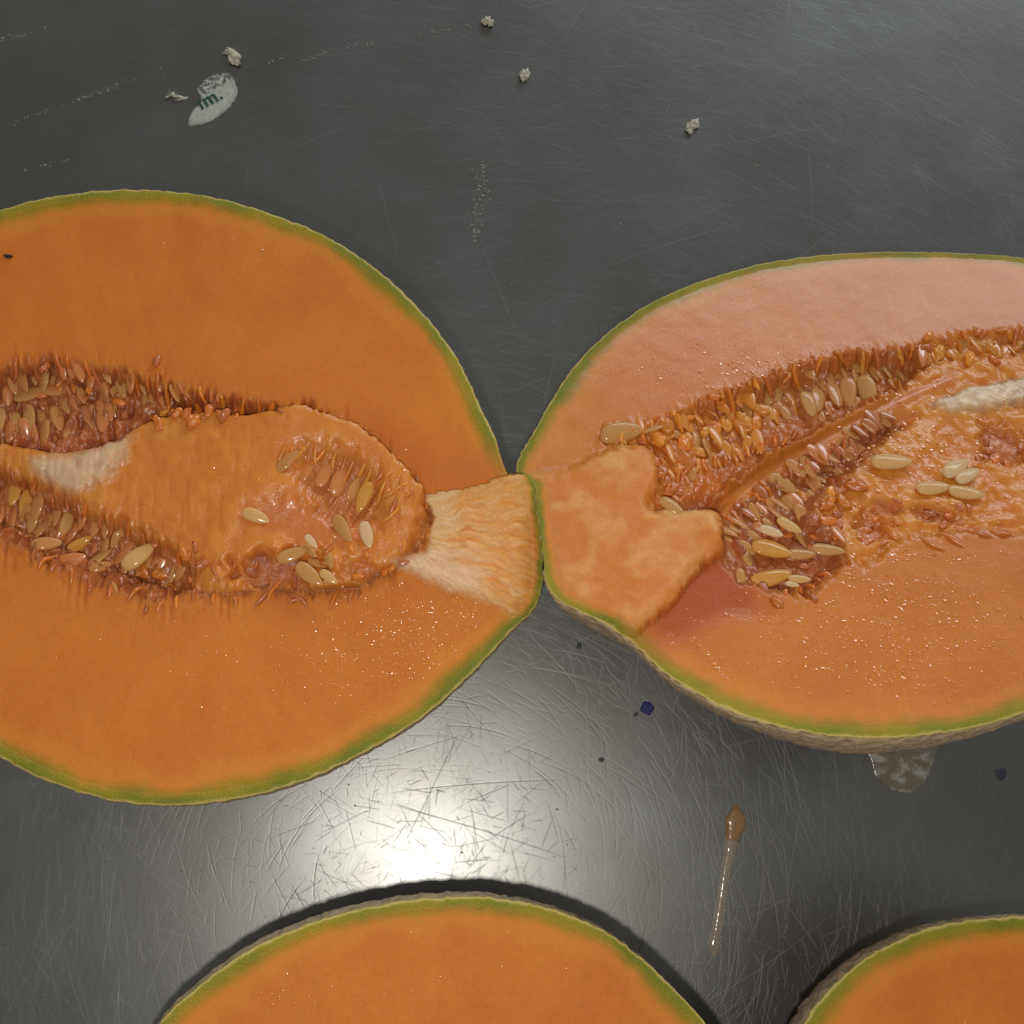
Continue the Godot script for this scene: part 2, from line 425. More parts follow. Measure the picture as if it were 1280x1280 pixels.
func surface_right(p: Vector2, d: float):
	base_face(p, d, Vector2(-77.8, 10.1), 0.15 + 0.5 * smoothstep(-20.0, -60.0, p.x))
	var mi := n_mid.get_noise_2d(p.x + 11.0, p.y - 40.0)
	var fi := n_fine.get_noise_2d(p.x, p.y - 23.0)
	var lo := n_low.get_noise_2d(p.x * 2.0 + 70.0, p.y * 2.0)
	var streak := n_mid.get_noise_2d(p.x * 1.9 - p.y * 0.3, p.y * 0.4 + 60.0) * (1.0 + 1.5 * n_low.get_noise_2d(p.x * 3.0, 5.0))
	var grainy := n_mid.get_noise_2d(p.x * 0.5, p.y * 3.5)
	hgt += 0.03 * grainy * smoothstep(5.0, 20.0, p.y)
	var q := p + Vector2(mi, lo) * 0.9
	# smooth red basin under the torn lump
	var ba := smoothstep(0.06, 0.95, maxf(blob(Vector2(-41.4, 22.2), Vector2(8.5, 8.0), -50.0, p), 0.9 * blob(Vector2(-48.8, 30.8), Vector2(13.0, 7.5), -40.0, p)) + 0.5 * blob(Vector2(-34.8, 28.1), Vector2(12.0, 5.5), 10.0, p))
	hgt -= 0.5 * ba
	tint = tint.lerp(Vector3(0.46, 0.080, 0.010), 0.98 * ba)
	# loose lumpy ground right of the trenches
	var g := sd("rough", q) + 1.4 * streak + 0.3 * fi
	if g < 3.0:
		var t := smoothstep(2.0, -2.6, g)
		hgt -= t * (1.6 - 1.4 * lo - 0.45 * mi - 0.06 * fi)
		tint = tint.lerp(FLESH.lerp(FLESH_PALE, clampf(0.3 + mi, 0, 1)).lerp(LINING_PINK, clampf(0.0 - 1.0 * mi - 0.6 * lo, 0, 0.7)), t)
		if g < -0.3: zone = 2
	# core
	var k := sd("core", q) + 0.4 * fi
	if k < 2.0:
		var t := smoothstep(1.0, -1.2, k)
		hgt = lerpf(hgt, -0.6 + 1.1 * lo + 0.35 * mi + 0.05 * fi, t)
		tint = tint.lerp(FLESH.lerp(FLESH_PALE, clampf(0.35 + lo, 0, 1)).lerp(LINING_PINK, clampf(-0.1 - 0.8 * mi, 0, 0.6)), t)
		if k < 0.0: zone = 2
	for hollow in shape["hollows"]:
		var e := smoothstep(0.28, 0.8, blob(hollow[0], hollow[1], hollow[2], p) + 0.35 * mi + 0.1 * fi)
		if e > 0.0:
			hgt -= hollow[3] * e
			tint = tint.lerp(LINING.lerp(LINING_PINK, clampf(0.5 + 1.5 * mi, 0, 1)), 0.85 * e)
	# the two seed trenches
	var u := sd("upper", q) + 1.8 * streak + 0.3 * fi
	if u < 6.0:
		var t := smoothstep(0.6, -3.0, u)
		var left := smoothstep(-30.0, -44.0, p.x)
		hgt -= (4.6 - 1.6 * left + 1.2 * mi + 0.7 * streak) * t
		tint = tint.lerp(LINING.lerp(FLESH_DARK, clampf(0.9 * left + 0.25 + mi, 0, 1)), 0.95 * smoothstep(2.4, -1.8, u))
		hgt += 0.5 * smoothstep(5.0, 0.5, u) * (1.0 - t) * maxf(0.0, streak)
		if u < -0.3: zone = 1
	var l := sd("lower", q) + 1.2 * streak + 0.3 * fi
	if l < 4.0:
		var t := smoothstep(1.4, -4.0, l)
		hgt = lerpf(hgt, -4.7 + 1.0 * mi + 0.6 * streak, t)
		tint = tint.lerp(LINING.lerp(LINING_DEEP, clampf(0.35 + mi + 0.5 * streak, 0, 1)), 0.95 * smoothstep(2.4, -1.8, l))
		if l < -0.3: zone = 1
	# smooth fin between them
	var f := line_dist(shape["fin"][0], p)
	if f < 6.0:
		var wide := lerpf(2.3, 1.6, smoothstep(-38.0, 0.0, p.x))
		var t := smoothstep(wide + 1.0, wide - 0.9, f + 0.4 * mi)
		hgt = lerpf(hgt, lerpf(-4.4, -0.8, smoothstep(-38.0, 8.0, p.x)) - 0.25 * f + 0.1 * mi, t)
		tint = tint.lerp(FLESH.lerp(LINING_PINK, clampf(0.45 + 0.8 * mi, 0, 1)), t)
		if t > 0.5: zone = 2
	# dark hole where the trenches meet
	var hole := blob(Vector2(-40.5, 1.3), Vector2(5.5, 3.5), -30.0, p)
	hgt -= 4.0 * hole
	tint = tint.lerp(LINING, smoothstep(0.1, 0.7, hole))
	# white pith
	var w := sd("pith", p + Vector2(mi, lo) * 0.8) + 0.5 * fi
	if w < 2.0:
		var t := smoothstep(1.0, -1.4, w)
		tint = tint.lerp(PITH * (0.95 + 0.3 * mi), 0.8 * t); hgt = lerpf(hgt, 0.4 + 0.3 * mi, t)
		if w < 0.0: zone = 3
	# torn lump at the hinge
	var s := sd("torn", p + Vector2(mi + 1.2 * lo, lo + mi) * 0.8) + 0.3 * fi
	if s < 1.0:
		var rise := smoothstep(-80.0, -48.0, p.x)
		var soft := lerpf(4.5, 0.5, smoothstep(-74.0, -56.0, p.x))
		var t := smoothstep(soft * 0.4, -soft, s)
		hgt = lerpf(hgt, 0.2 + 2.5 * rise + 0.25 * lo + 0.05 * mi + 0.02 * fi - 1.8 * smoothstep(-4.0, 0.4, s) * smoothstep(-4.0, 0.4, s) * rise, t)
		var nub := blob(Vector2(-39.4, 11.1), Vector2(4.5, 5.0), 0.0, p)
		hgt += 1.2 * nub * t
		var tc := FLESH.lerp(TORN, clampf(-0.08 + 0.5 * rise + 0.9 * lo + 0.1 * mi, 0, 0.85)).lerp(FLESH_DARK, clampf(0.1 - 0.5 * mi, 0, 0.4))
		tc = tc.lerp(FLESH_DARK, 0.7 * smoothstep(-2.2, -0.3, s) * rise)
		tint = tint.lerp(tc, t * smoothstep(1.0, 4.0, d + 0.8 * mi))
		if s < 0.0: zone = 4

# ------------------------------------------------------------------ melon builders
func commit_arrays(v: PackedVector3Array, n: PackedVector3Array, c: PackedColorArray, idx: PackedInt32Array) -> ArrayMesh:
	var a := []; a.resize(Mesh.ARRAY_MAX)
	# keep only the vertices in use
	var map := PackedInt32Array(); map.resize(v.size()); map.fill(-1)
	var vv := PackedVector3Array(); var nn := PackedVector3Array(); var cc := PackedColorArray()
	var out := PackedInt32Array(); out.resize(idx.size())
	for i in idx.size():
		var k := idx[i]
		if map[k] < 0:
			map[k] = vv.size(); vv.append(v[k]); nn.append(n[k]); cc.append(c[k])
		out[i] = map[k]
	a[Mesh.ARRAY_VERTEX] = vv; a[Mesh.ARRAY_NORMAL] = nn; a[Mesh.ARRAY_COLOR] = cc; a[Mesh.ARRAY_INDEX] = out
	var m := ArrayMesh.new(); m.add_surface_from_arrays(Mesh.PRIMITIVE_TRIANGLES, a)
	return m

func build_face(root: Node3D, xf: Transform3D, step: float, inset: float):
	var reach := 0.0
	for r in rim: reach = maxf(reach, r)
	var n := int(ceil(reach / step)) + 2
	var w := 2 * n + 1
	var H := PackedFloat32Array(); H.resize(w * w)
	var D := PackedFloat32Array(); D.resize(w * w); D.fill(-99.0)
	var Z := PackedByteArray(); Z.resize(w * w)
	var V := PackedVector3Array(); V.resize(w * w)
	var C := PackedColorArray(); C.resize(w * w)
	for j in w:
		for i in w:
			var p := Vector2(i - n, j - n) * step
			if p.length() > reach + 1.0: continue
			var d := edge_dist(p)
			if d < -1.0: continue
			surface(p, d)
			var k := j * w + i
			H[k] = hgt; D[k] = d - inset; Z[k] = zone
			V[k] = Vector3(p.x, hgt, p.y) * 0.001
			C[k] = Color(tint.x, tint.y, tint.z)
	var N := PackedVector3Array(); N.resize(w * w)
	for j in range(1, w - 1):
		for i in range(1, w - 1):
			var k := j * w + i
			if D[k] > -50.0:
				var e := H[k + 1] if D[k + 1] > -50 else H[k]; var f := H[k - 1] if D[k - 1] > -50 else H[k]
				var g := H[k + w] if D[k + w] > -50 else H[k]; var h := H[k - w] if D[k - w] > -50 else H[k]
				N[k] = Vector3(f - e, 2.0 * step, h - g).normalized()
	var lists := []
	for z in ZONES: lists.append(PackedInt32Array())
	for j in w - 1:
		for i in w - 1:
			var k := j * w + i
			var q := [k, k + 1, k + w + 1, k + w]
			var cnt := 0
			for x in q: cnt += 1 if D[x] >= 0.0 else 0
			if cnt == 0: continue
			if cnt == 4:
				var z := maxi(maxi(Z[q[0]], Z[q[1]]), maxi(Z[q[2]], Z[q[3]])) if false else Z[q[0]]
				lists[z].append_array(PackedInt32Array([q[0], q[1], q[2], q[0], q[2], q[3]]))
				continue
			var loop := []
			var bad := false
			for m in 4:
				var a: int = q[m]; var b: int = q[(m + 1) % 4]
				if D[a] < -50.0: bad = true
				if D[a] >= 0.0: loop.append(a)
				if (D[a] >= 0.0) != (D[b] >= 0.0) and D[b] > -50.0 and D[a] > -50.0:
					var t := D[a] / (D[a] - D[b])
					V.append(V[a].lerp(V[b], t)); C.append(C[a].lerp(C[b], t)); N.append(N[a].lerp(N[b], t).normalized())
					loop.append(V.size() - 1)
			if bad: continue
			for m in range(1, loop.size() - 1): lists[Z[k]].append_array(PackedInt32Array([loop[0], loop[m], loop[m + 1]]))
	var mats := [M.juicy if which == "right" else M.flesh, M.lining, M.core, M.core, M.torn]
	for z in ZONES.size():
		if lists[z].size() > 0: part(ZONES[z], commit_arrays(V, N, C, lists[z]), mats[z], root, xf)

func build_rind(root: Node3D, xf: Transform3D, inset: float, depth: float, count: int):
	# a ring of cut skin round the face, then the netted outside down to the table
	var rings := []
	for d in [inset + 0.7, inset, inset * 0.75, inset * 0.52, inset * 0.34, inset * 0.2, inset * 0.09, 0.0]: rings.append([0, d])
	var steps := 46
	for i in steps: rings.append([1, PI / 2 * pow((i + 1.0) / steps, 1.5)])
	var V := PackedVector3Array(); var C := PackedColorArray(); var I := PackedInt32Array()
	var under := PackedFloat32Array()
	var bulge := PackedFloat32Array()
	for i in count:
		var deg := fposmod(rad_to_deg(i * TAU / count), 360.0)
		match which:
			"left": under.append(1.22 - 0.22 * smoothstep(0.0, 25.0, deg) * smoothstep(95.0, 65.0, deg))
			"right": under.append(1.30 + 0.35 * smoothstep(98.0, 130.0, deg) * smoothstep(260.0, 200.0, deg))
			"near": under.append(0.95)
			_: under.append(1.12)
		bulge.append(0.06 * smoothstep(165.0, 200.0, deg) * smoothstep(340.0, 250.0, deg) if which == "near" else 0.0)
	for r in rings.size():
		for i in count:
			var ang := i * TAU / count
			var dir := Vector2.from_angle(ang)
			var R := rim_at(ang)
			if rings[r][0] == 0:
				var d: float = rings[r][1]
				var p := dir * (R - d)
				surface(p, maxf(d, 0.02))
				V.append(Vector3(p.x, hgt - (0.45 if r == 0 else 0.0), p.y)); C.append(Color(tint.x, tint.y, tint.z))
			else:
				var a: float = rings[r][1]
				var out := dir * R * (cos(a) + 2.0 * bulge[i] * sin(a) * cos(a))
				surface(dir * R, 0.02)
				var v := Vector3(out.x, hgt * cos(a) - depth * pow(sin(a), under[i]), out.y)
				var e := n_cell.get_noise_3d(v.x, v.y, v.z)
				var net := smoothstep(-0.62, -0.92, e)
				var nrm := Vector3(out.x, -depth * sin(a), out.y).normalized()
				v += nrm * (0.45 * net + 0.15 * n_mid.get_noise_3d(v.x, v.y, v.z)) * smoothstep(0.0, 0.08, a)
				var col := SKIN.lerp(NET, clampf(0.35 + 0.65 * net + 0.4 * n_mid.get_noise_3d(v.x, v.y, v.z), 0, 1))
				col = SKIN_EDGE.lerp(col, smoothstep(0.0, 0.035, a))
				V.append(v); C.append(Color(col.x, col.y, col.z))
	for r in rings.size() - 1:
		for i in count:
			var a := r * count + i; var b := r * count + (i + 1) % count
			I.append_array(PackedInt32Array([a, b, b + count, a, b + count, a + count]))
	var st := SurfaceTool.new(); st.begin(Mesh.PRIMITIVE_TRIANGLES)
	st.set_smooth_group(0)
	for k in V.size(): st.set_color(C[k]); st.add_vertex(V[k] * 0.001)
	for k in range(0, I.size(), 3): st.add_index(I[k]); st.add_index(I[k + 2]); st.add_index(I[k + 1])
	st.generate_normals()
	part("netted_rind", st.commit(), M.rind, root, xf)

var seed_meshes := []
func seed_mesh(variant: int) -> ArrayMesh:
	if seed_meshes.is_empty():
		for v in 4:
			var st := SurfaceTool.new(); st.begin(Mesh.PRIMITIVE_TRIANGLES); st.set_smooth_group(0)
			var nu := 16; var nv := 14
			for i in nu + 1:
				var a := PI * i / nu
				var x := -0.5 * cos(a)
				var w: float = pow(sin(a), 0.78 + 0.6 * pow(a / PI, 2.0)) * (1.0 + [0.24, 0.16, 0.30, 0.20][v] * cos(a))
				for j in nv:
					var b := TAU * j / nv
					var y: float = sin(b) * w * [0.078, 0.092, 0.068, 0.085][v] + 0.03 * sin(2.0 * a) * [0.0, 1.0, -1.0, 0.5][v]
					var z: float = cos(b) * w * [0.225, 0.24, 0.205, 0.23][v] + [0.02, -0.03, 0.03, 0.0][v] * sin(a)
					st.add_vertex(Vector3(x, y, z))
			for i in nu:
				for j in nv:
					var p := i * nv + j; var q := i * nv + (j + 1) % nv
					for k in [p, q + nv, p + nv, p, q, q + nv]: st.add_index(k)
			st.generate_normals()
			seed_meshes.append(st.commit())
	return seed_meshes[variant % 4]

func seed_place(at: Vector2, length: float, deg: float, lift: float, pitch := 0.0, roll := 0.0) -> Transform3D:
	surface(at, edge_dist(at))
	var b := Basis(Vector3.UP, -deg_to_rad(deg)) * Basis(Vector3.BACK, pitch) * Basis(Vector3.RIGHT, roll)
	return Transform3D(b.scaled_local(Vector3.ONE * length * 0.001), Vector3(at.x, hgt + lift, at.y) * 0.001)

func add_seeds(root: Node3D, xf: Transform3D, list: Array):
	for s in list:
		var t := seed_place(Vector2(s[0], s[1]), s[2], s[3], s[5] * 1.3 - 0.1, rng.randf_range(-0.2, 0.2), rng.randf_range(-0.5, 0.5))
		part("seed", seed_mesh(rng.randi() % 4), M[s[4]], root, xf * t)

func loose_seed(s: Array, xf: Transform3D, label: String):
	var at := Vector2(s[0], s[1])
	var t := seed_place(at, s[2], s[3], 0.0)
	# lie on the highest ground below it
	var top := -99.0
	for k in [-0.42, -0.2, 0.0, 0.2, 0.42]:
		var q: Vector2 = at + Vector2.from_angle(deg_to_rad(s[3])) * s[2] * k
		surface(q, edge_dist(q)); top = maxf(top, hgt)
	t.origin.y = (top + 0.55 + s[5]) * 0.001
	var o := part("melon_seed", seed_mesh(rng.randi() % 4), M[s[4]], self, xf * t)
	tag(o, label, "seed", "loose seeds lying on the melon halves")

func seed_rows(root: Node3D, xf: Transform3D, path: Array, spacing: float, deg: float, spread: float, length: float, kinds: Array, sink: float):
	# embedded seeds, side by side along a trench
	var s := spline(path, false, 24)
	var gone := 0.0
	for i in s.size() - 1:
		gone += (s[i + 1] - s[i]).length()
		if gone < spacing: continue
		gone = 0.0
		var at: Vector2 = s[i] + Vector2(rng.randfn(0, 0.3), rng.randfn(0, 0.9))
		var t := seed_place(at, length * rng.randf_range(0.62, 1.08), deg + rng.randfn(0, spread), sink - 0.35, rng.randf_range(-0.25, 0.25), rng.randf_range(-0.7, 0.7))
		part("seed", seed_mesh(rng.randi() % 4), M[kinds[rng.randi() % kinds.size()]], root, xf * t)

func tube(st: SurfaceTool, pts: PackedVector3Array, radii: PackedFloat32Array, c: Color, sides := 6):
	for i in pts.size():
		var dir := (pts[mini(i + 1, pts.size() - 1)] - pts[maxi(i - 1, 0)]).normalized()
		var a := dir.cross(Vector3.UP if absf(dir.y) < 0.9 else Vector3.RIGHT).normalized()
		var b := a.cross(dir)
		for j in sides:
			var n := a * cos(TAU * j / sides) + b * sin(TAU * j / sides)
			st.set_color(c); st.set_normal(n); st.add_vertex((pts[i] + n * radii[i]) * 0.001)

func tube_faces(st: SurfaceTool, first: int, rings: int, sides := 6):
	for i in rings - 1:
		for j in sides:
			var p := first + i * sides + j; var q := first + i * sides + (j + 1) % sides
			for k in [p, q, q + sides, p, q + sides, p + sides]: st.add_index(k)

func fibres(root: Node3D, xf: Transform3D, runs: Array):
	# strands of wet pulp: [path, spacing mm, direction degrees, spread, length, radius, height above ground, colours]
	var st := SurfaceTool.new(); st.begin(Mesh.PRIMITIVE_TRIANGLES)
	var first := 0
	for run in runs:
		var s := spline(run[0], false, 30)
		var gone := 0.0
		for i in s.size() - 1:
			gone += (s[i + 1] - s[i]).length()
			if gone < run[1] * rng.randf_range(0.6, 1.4): continue
			gone = 0.0
			var at: Vector2 = s[i] + Vector2(rng.randfn(0, 0.3), rng.randfn(0, 0.5))
			var ang: float = deg_to_rad(run[2] + rng.randfn(0, run[3]))
			var length: float = run[4] * rng.randf_range(0.5, 1.3)
			var bend := rng.randfn(0, 0.10)
			var pts := PackedVector3Array(); var rad := PackedFloat32Array()
			var q := at
			var last := 0.0
			for k in 8:
				surface(q, edge_dist(q))
				var y: float = hgt + run[6] * sin(PI * k / 7.0)
				if k > 0: y = maxf(y, last - 0.9)
				last = y
				pts.append(Vector3(q.x, y, q.y)); rad.append(run[5] * (0.25 + sin(PI * clampf(k / 7.0 * 0.85 + 0.1, 0, 1))) * rng.randf_range(0.8, 1.1))
				q += Vector2.from_angle(ang) * length / 7.0; ang += bend
			var c: Vector3 = run[7][rng.randi() % run[7].size()] * rng.randf_range(0.85, 1.15)
			tube(st, pts, rad, Color(c.x, c.y, c.z)); tube_faces(st, first, 8); first += 48
	var o := part("pulp_fibres", st.commit(), M.fibre, root, xf)
	o.set_meta("kind", "stuff")

func lump_mesh(seed_: int, rough: float) -> ArrayMesh:
	var s := SphereMesh.new(); s.radius = 0.5; s.height = 1.0; s.radial_segments = 20; s.rings = 12
	var a := s.get_mesh_arrays()
	var v: PackedVector3Array = a[Mesh.ARRAY_VERTEX]
	for i in v.size():
		v[i] *= 1.0 + rough * n_low.get_noise_3d(v[i].x * 45.0 + seed_ * 40.0, v[i].y * 45.0, v[i].z * 45.0) + 0.35 * rough * n_mid.get_noise_3d(v[i].x * 40.0, v[i].y * 40.0 + seed_ * 9.0, v[i].z * 40.0)
	a[Mesh.ARRAY_VERTEX] = v; a[Mesh.ARRAY_NORMAL] = null; a[Mesh.ARRAY_TANGENT] = null
	var m := ArrayMesh.new(); m.add_surface_from_arrays(Mesh.PRIMITIVE_TRIANGLES, a)
	var st := SurfaceTool.new(); st.create_from(m, 0); st.generate_normals()
	return st.commit()

func pulp(root: Node3D, xf: Transform3D, spots: Array, colours: Array, size: float, called := "pulp_lumps"):
	# lumps of soft pulp around each spot: [x, y, reach x, reach y, how many]
	var st := SurfaceTool.new(); st.begin(Mesh.PRIMITIVE_TRIANGLES)
	var kinds := []
	for i in 5: kinds.append(lump_mesh(i, 0.45).surface_get_arrays(0))
	var first := 0
	for s in spots:
		for i in s[4]:
			var at := Vector2(s[0] + rng.randfn(0, 0.5) * s[2], s[1] + rng.randfn(0, 0.5) * s[3])
			surface(at, edge_dist(at))
			var k: float = size * rng.randf_range(0.5, 1.25)
			var b := Basis(Vector3.UP, rng.randf() * TAU).scaled_local(Vector3(k * 1.5, k * (0.42 if called == "gel_lumps" else 0.7), k * 0.85))
			var o := Vector3(at.x, hgt + k * 0.12, at.y)
			var a: Array = kinds[rng.randi() % 5]
			var c: Vector3 = colours[rng.randi() % colours.size()] * rng.randf_range(0.85, 1.15)
			var nb := b.inverse().transposed()
			for j in a[Mesh.ARRAY_VERTEX].size():
				st.set_color(Color(c.x, c.y, c.z)); st.set_normal((nb * a[Mesh.ARRAY_NORMAL][j]).normalized()); st.add_vertex((o + b * a[Mesh.ARRAY_VERTEX][j]) * 0.001)
			for j in a[Mesh.ARRAY_INDEX]: st.add_index(first + j)
			first += a[Mesh.ARRAY_VERTEX].size()
	var o2 := part(called, st.commit(), M.fibre, root, xf)
	o2.set_meta("kind", "stuff")

func beads(root: Node3D, xf: Transform3D, spots: Array):
	# tiny drops of juice that glint: [x, y, reach x, reach y, how many, most radius]
	var where := []
	for s in spots:
		for i in s[4]:
			var at := Vector2(s[0] + rng.randfn(0, 0.5) * s[2], s[1] + rng.randfn(0, 0.5) * s[3])
			var d := edge_dist(at)
			if d < 6.0: continue
			surface(at, d)
			if zone == 4: continue
			var k: float = s[5] * (0.45 + 0.75 * pow(rng.randf(), 2.0)) * 0.001
			where.append(Transform3D(Basis(Vector3.UP, rng.randf() * TAU) * Basis(Vector3.RIGHT, rng.randfn(0, 0.26)) * Basis(Vector3.UP, rng.randf() * TAU).scaled_local(Vector3(k * rng.randf_range(1.0, 1.9), k * 0.22, k)), Vector3(at.x, hgt + 0.03, at.y) * 0.001))
	var s := SphereMesh.new(); s.radius = 1.0; s.height = 2.0; s.radial_segments = 10; s.rings = 6
	var mm := MultiMesh.new(); mm.transform_format = MultiMesh.TRANSFORM_3D; mm.mesh = s; mm.instance_count = where.size()
	for i in where.size(): mm.set_instance_transform(i, where[i])
	var o := MultiMeshInstance3D.new(); o.name = "juice_beads"; o.multimesh = mm; o.material_override = M.bead; o.transform = xf
	root.add_child(o, true); o.set_meta("kind", "stuff")

func start_melon(kind: String, label: String, face: Transform3D) -> Array:
	which = kind; shape = {}
	var root := thing("melon_half", label, "melon", Vector3(face.origin.x, 0, face.origin.z), "cut melon halves on the steel table")
	return [root, Transform3D(face.basis, Vector3(0, face.origin.y, 0)), face]

func melon_left():
	var s := start_melon("left", "left melon half with wide orange face and a pale torn stub at its right tip", Transform3D(Vector3(1.00000, 0.00000, 0.00000), Vector3(0.00000, 1.00000, 0.00000), Vector3(0.00000, 0.00000, 1.00000), Vector3(-0.0610, 0.0600, -0.0710)))
	make_rim([Vector2(-38.9, -67.2), Vector2(-28.5, -70.8), Vector2(-16.0, -72.9), Vector2(-6.9, -73.6), Vector2(3.2, -73.0), Vector2(13.4, -71.1), Vector2(24.6, -67.6), Vector2(34.0, -63.8), Vector2(43.4, -57.9), Vector2(52.8, -50.1), Vector2(60.3, -41.8), Vector2(66.8, -32.3), Vector2(71.4, -22.2), Vector2(75.0, -14.3), Vector2(77.5, -7.3), Vector2(81.3, -6.6), Vector2(83.6, -4.8), Vector2(84.5, 2.2), Vector2(85.3, 11.3), Vector2(85.1, 19.3), Vector2(82.8, 24.6), Vector2(78.6, 28.5), Vector2(71.7, 36.0), Vector2(63.3, 44.3), Vector2(55.0, 50.4), Vector2(46.7, 55.2), Vector2(38.5, 59.2), Vector2(28.8, 62.6), Vector2(19.1, 64.7), Vector2(6.2, 65.6), Vector2(-5.2, 64.3), Vector2(-16.8, 60.8), Vector2(-26.9, 56.0), Vector2(-43.9, 46.9), Vector2(-59.8, 35.5), Vector2(-72.9, 22.1), Vector2(-82.4, 6.7), Vector2(-84.4, -7.4), Vector2(-81.1, -25.8), Vector2(-71.5, -44.0), Vector2(-57.5, -58.0)])
	add_shape("cavity", [Vector2(-71.4, -4.1), Vector2(-60.9, -13.3), Vector2(-48.5, -23.8), Vector2(-35.1, -28.4), Vector2(-24.9, -30.9), Vector2(-12.5, -29.0), Vector2(-0.1, -26.2), Vector2(7.1, -23.8), Vector2(17.8, -22.5), Vector2(26.7, -21.2), Vector2(32.3, -21.3), Vector2(44.6, -16.5), Vector2(53.7, -8.3), Vector2(58.7, -2.9), Vector2(60.6, 2.6), Vector2(57.6, 11.7), Vector2(53.3, 14.4), Vector2(45.7, 19.5), Vector2(37.1, 21.1), Vector2(26.8, 20.6), Vector2(18.4, 21.4), Vector2(9.9, 21.1), Vector2(3.2, 22.6), Vector2(-1.9, 21.6), Vector2(-10.4, 19.3), Vector2(-20.9, 14.5), Vector2(-27.9, 11.8), Vector2(-31.4, 9.8), Vector2(-45.2, 6.1), Vector2(-60.8, 1.1)])
	add_shape("core", [Vector2(-64.8, -4.2), Vector2(-33.5, -12.1), Vector2(-23.1, -10.1), Vector2(-9.5, -12.6), Vector2(-4.6, -16.8), Vector2(5.6, -20.1), Vector2(18.0, -19.1), Vector2(26.7, -20.2), Vector2(32.0, -21.5), Vector2(42.8, -17.4), Vector2(48.2, -13.8), Vector2(53.7, -8.3), Vector2(59.1, -2.5), Vector2(60.4, 2.6), Vector2(57.9, 9.9), Vector2(53.6, 13.9), Vector2(45.6, 18.9), Vector2(37.1, 20.4), Vector2(26.8, 19.9), Vector2(16.7, 21.0), Vector2(6.5, 20.3), Vector2(-3.9, 16.9), Vector2(-17.9, 11.0), Vector2(-31.8, 5.9), Vector2(-61.0, -0.4)])
	add_shape("trench", [Vector2(-61.3, -2.9), Vector2(-32.9, -5.2), Vector2(-22.3, -1.0), Vector2(-13.4, 3.8), Vector2(-4.6, 6.9), Vector2(4.2, 11.5), Vector2(9.5, 15.0), Vector2(9.0, 20.8), Vector2(3.2, 22.6), Vector2(-1.9, 21.6), Vector2(-10.4, 19.3), Vector2(-20.9, 14.5), Vector2(-31.4, 9.8), Vector2(-45.3, 5.2)])
	add_shape("pith", [Vector2(-27.1, -7.7), Vector2(-19.6, -9.4), Vector2(-11.2, -12.2), Vector2(-5.3, -14.5), Vector2(-7.5, -8.9), Vector2(-11.4, -3.4), Vector2(-16.3, -1.2), Vector2(-22.5, -3.2), Vector2(-26.1, -5.3)])
	add_shape("torn", spline([Vector2(52.4, 13.9), Vector2(59.3, 11.6), Vector2(61.0, 4.4), Vector2(59.5, -0.7), Vector2(65.3, -2.6), Vector2(71.5, -3.8), Vector2(78.6, -6.5), Vector2(89.4, -9.0), Vector2(90.9, 16.6), Vector2(87.3, 23.7), Vector2(80.7, 25.5), Vector2(73.4, 22.5), Vector2(66.4, 20.1), Vector2(57.7, 16.1)], true, 4))
	add_shape("crease", [Vector2(46.4, -14.7), Vector2(54.6, -7.4), Vector2(60.0, -2.0), Vector2(69.7, -3.8), Vector2(77.7, -6.5)])
	build_face(s[0], s[1], 0.4, 2.4)
	build_rind(s[0], s[1], 2.4, 60.0, 1100)
	add_seeds(s[0], s[1], [
		[-29.8, -24.8, 7.7, -15, "tan", 0.5], [-24.4, -25.1, 5.2, 4, "amber", 0.3], [-21.6, -22.2, 4.9, 67, "tan", 0.3], [-29.0, -18.6, 6.8, 76, "tan", 0.3],
		[-26.3, -18.7, 6.4, 71, "amber", 0.3], [-23.2, -18.8, 6.0, 71, "amber", 0.3], [-32.2, -18.0, 5.2, 75, "tan", 0.3], [-35.2, -18.3, 5.6, 80, "tan", 0.3],
		[-18.1, -24.3, 4.2, 67, "amber", 0.3], [-13.9, -21.6, 4.2, 72, "red", 0.3], [-11.9, -27.5, 3.4, 58, "tan", 0.3], [-4.3, -25.9, 3.2, 72, "amber", 0.3],
		[-0.4, -26.0, 3.2, 77, "amber", 0.3], [-19.8, -22.4, 3.8, 58, "red", 0.3], [-11.7, -20.5, 4.5, 76, "red", 0.3], [-16.9, -20.0, 4.5, 76, "dark", 0.3]])
	add_seeds(s[0], s[1], [
		[-25.9, 2.2, 6.6, 104, "amber", 0.3], [-28.4, 0.3, 5.9, 104, "yellow", 0.3], [-31.1, -1.3, 5.6, 99, "yellow", 0.3], [-22.0, 3.6, 5.9, 102, "amber", 0.3],
		[-19.2, 5.5, 5.6, 100, "tan", 0.3], [-16.0, 4.4, 5.2, 105, "red", 0.3], [-12.9, 6.0, 4.6, 100, "amber", 0.3], [-10.5, 6.3, 4.6, 95, "amber", 0.3],
		[-22.5, 10.4, 6.6, -11, "amber", 0.6], [-15.8, 9.7, 5.8, -33, "yellow", 0.7], [-17.3, 14.0, 7.9, -17, "red", 0.3], [-11.2, 12.3, 5.6, -38, "tan", 0.5],
		[-11.0, 14.9, 5.0, -22, "amber", 0.3], [3.7, 18.6, 3.9, 81, "tan", 0.3], [-6.7, 20.3, 3.2, 57, "tan", 0.3], [-6.5, 15.4, 4.3, -43, "red", 0.3],
		[-36.0, -2.2, 6.0, 94, "yellow", 0.3], [-39.4, -2.9, 6.0, 94, "amber", 0.3]])
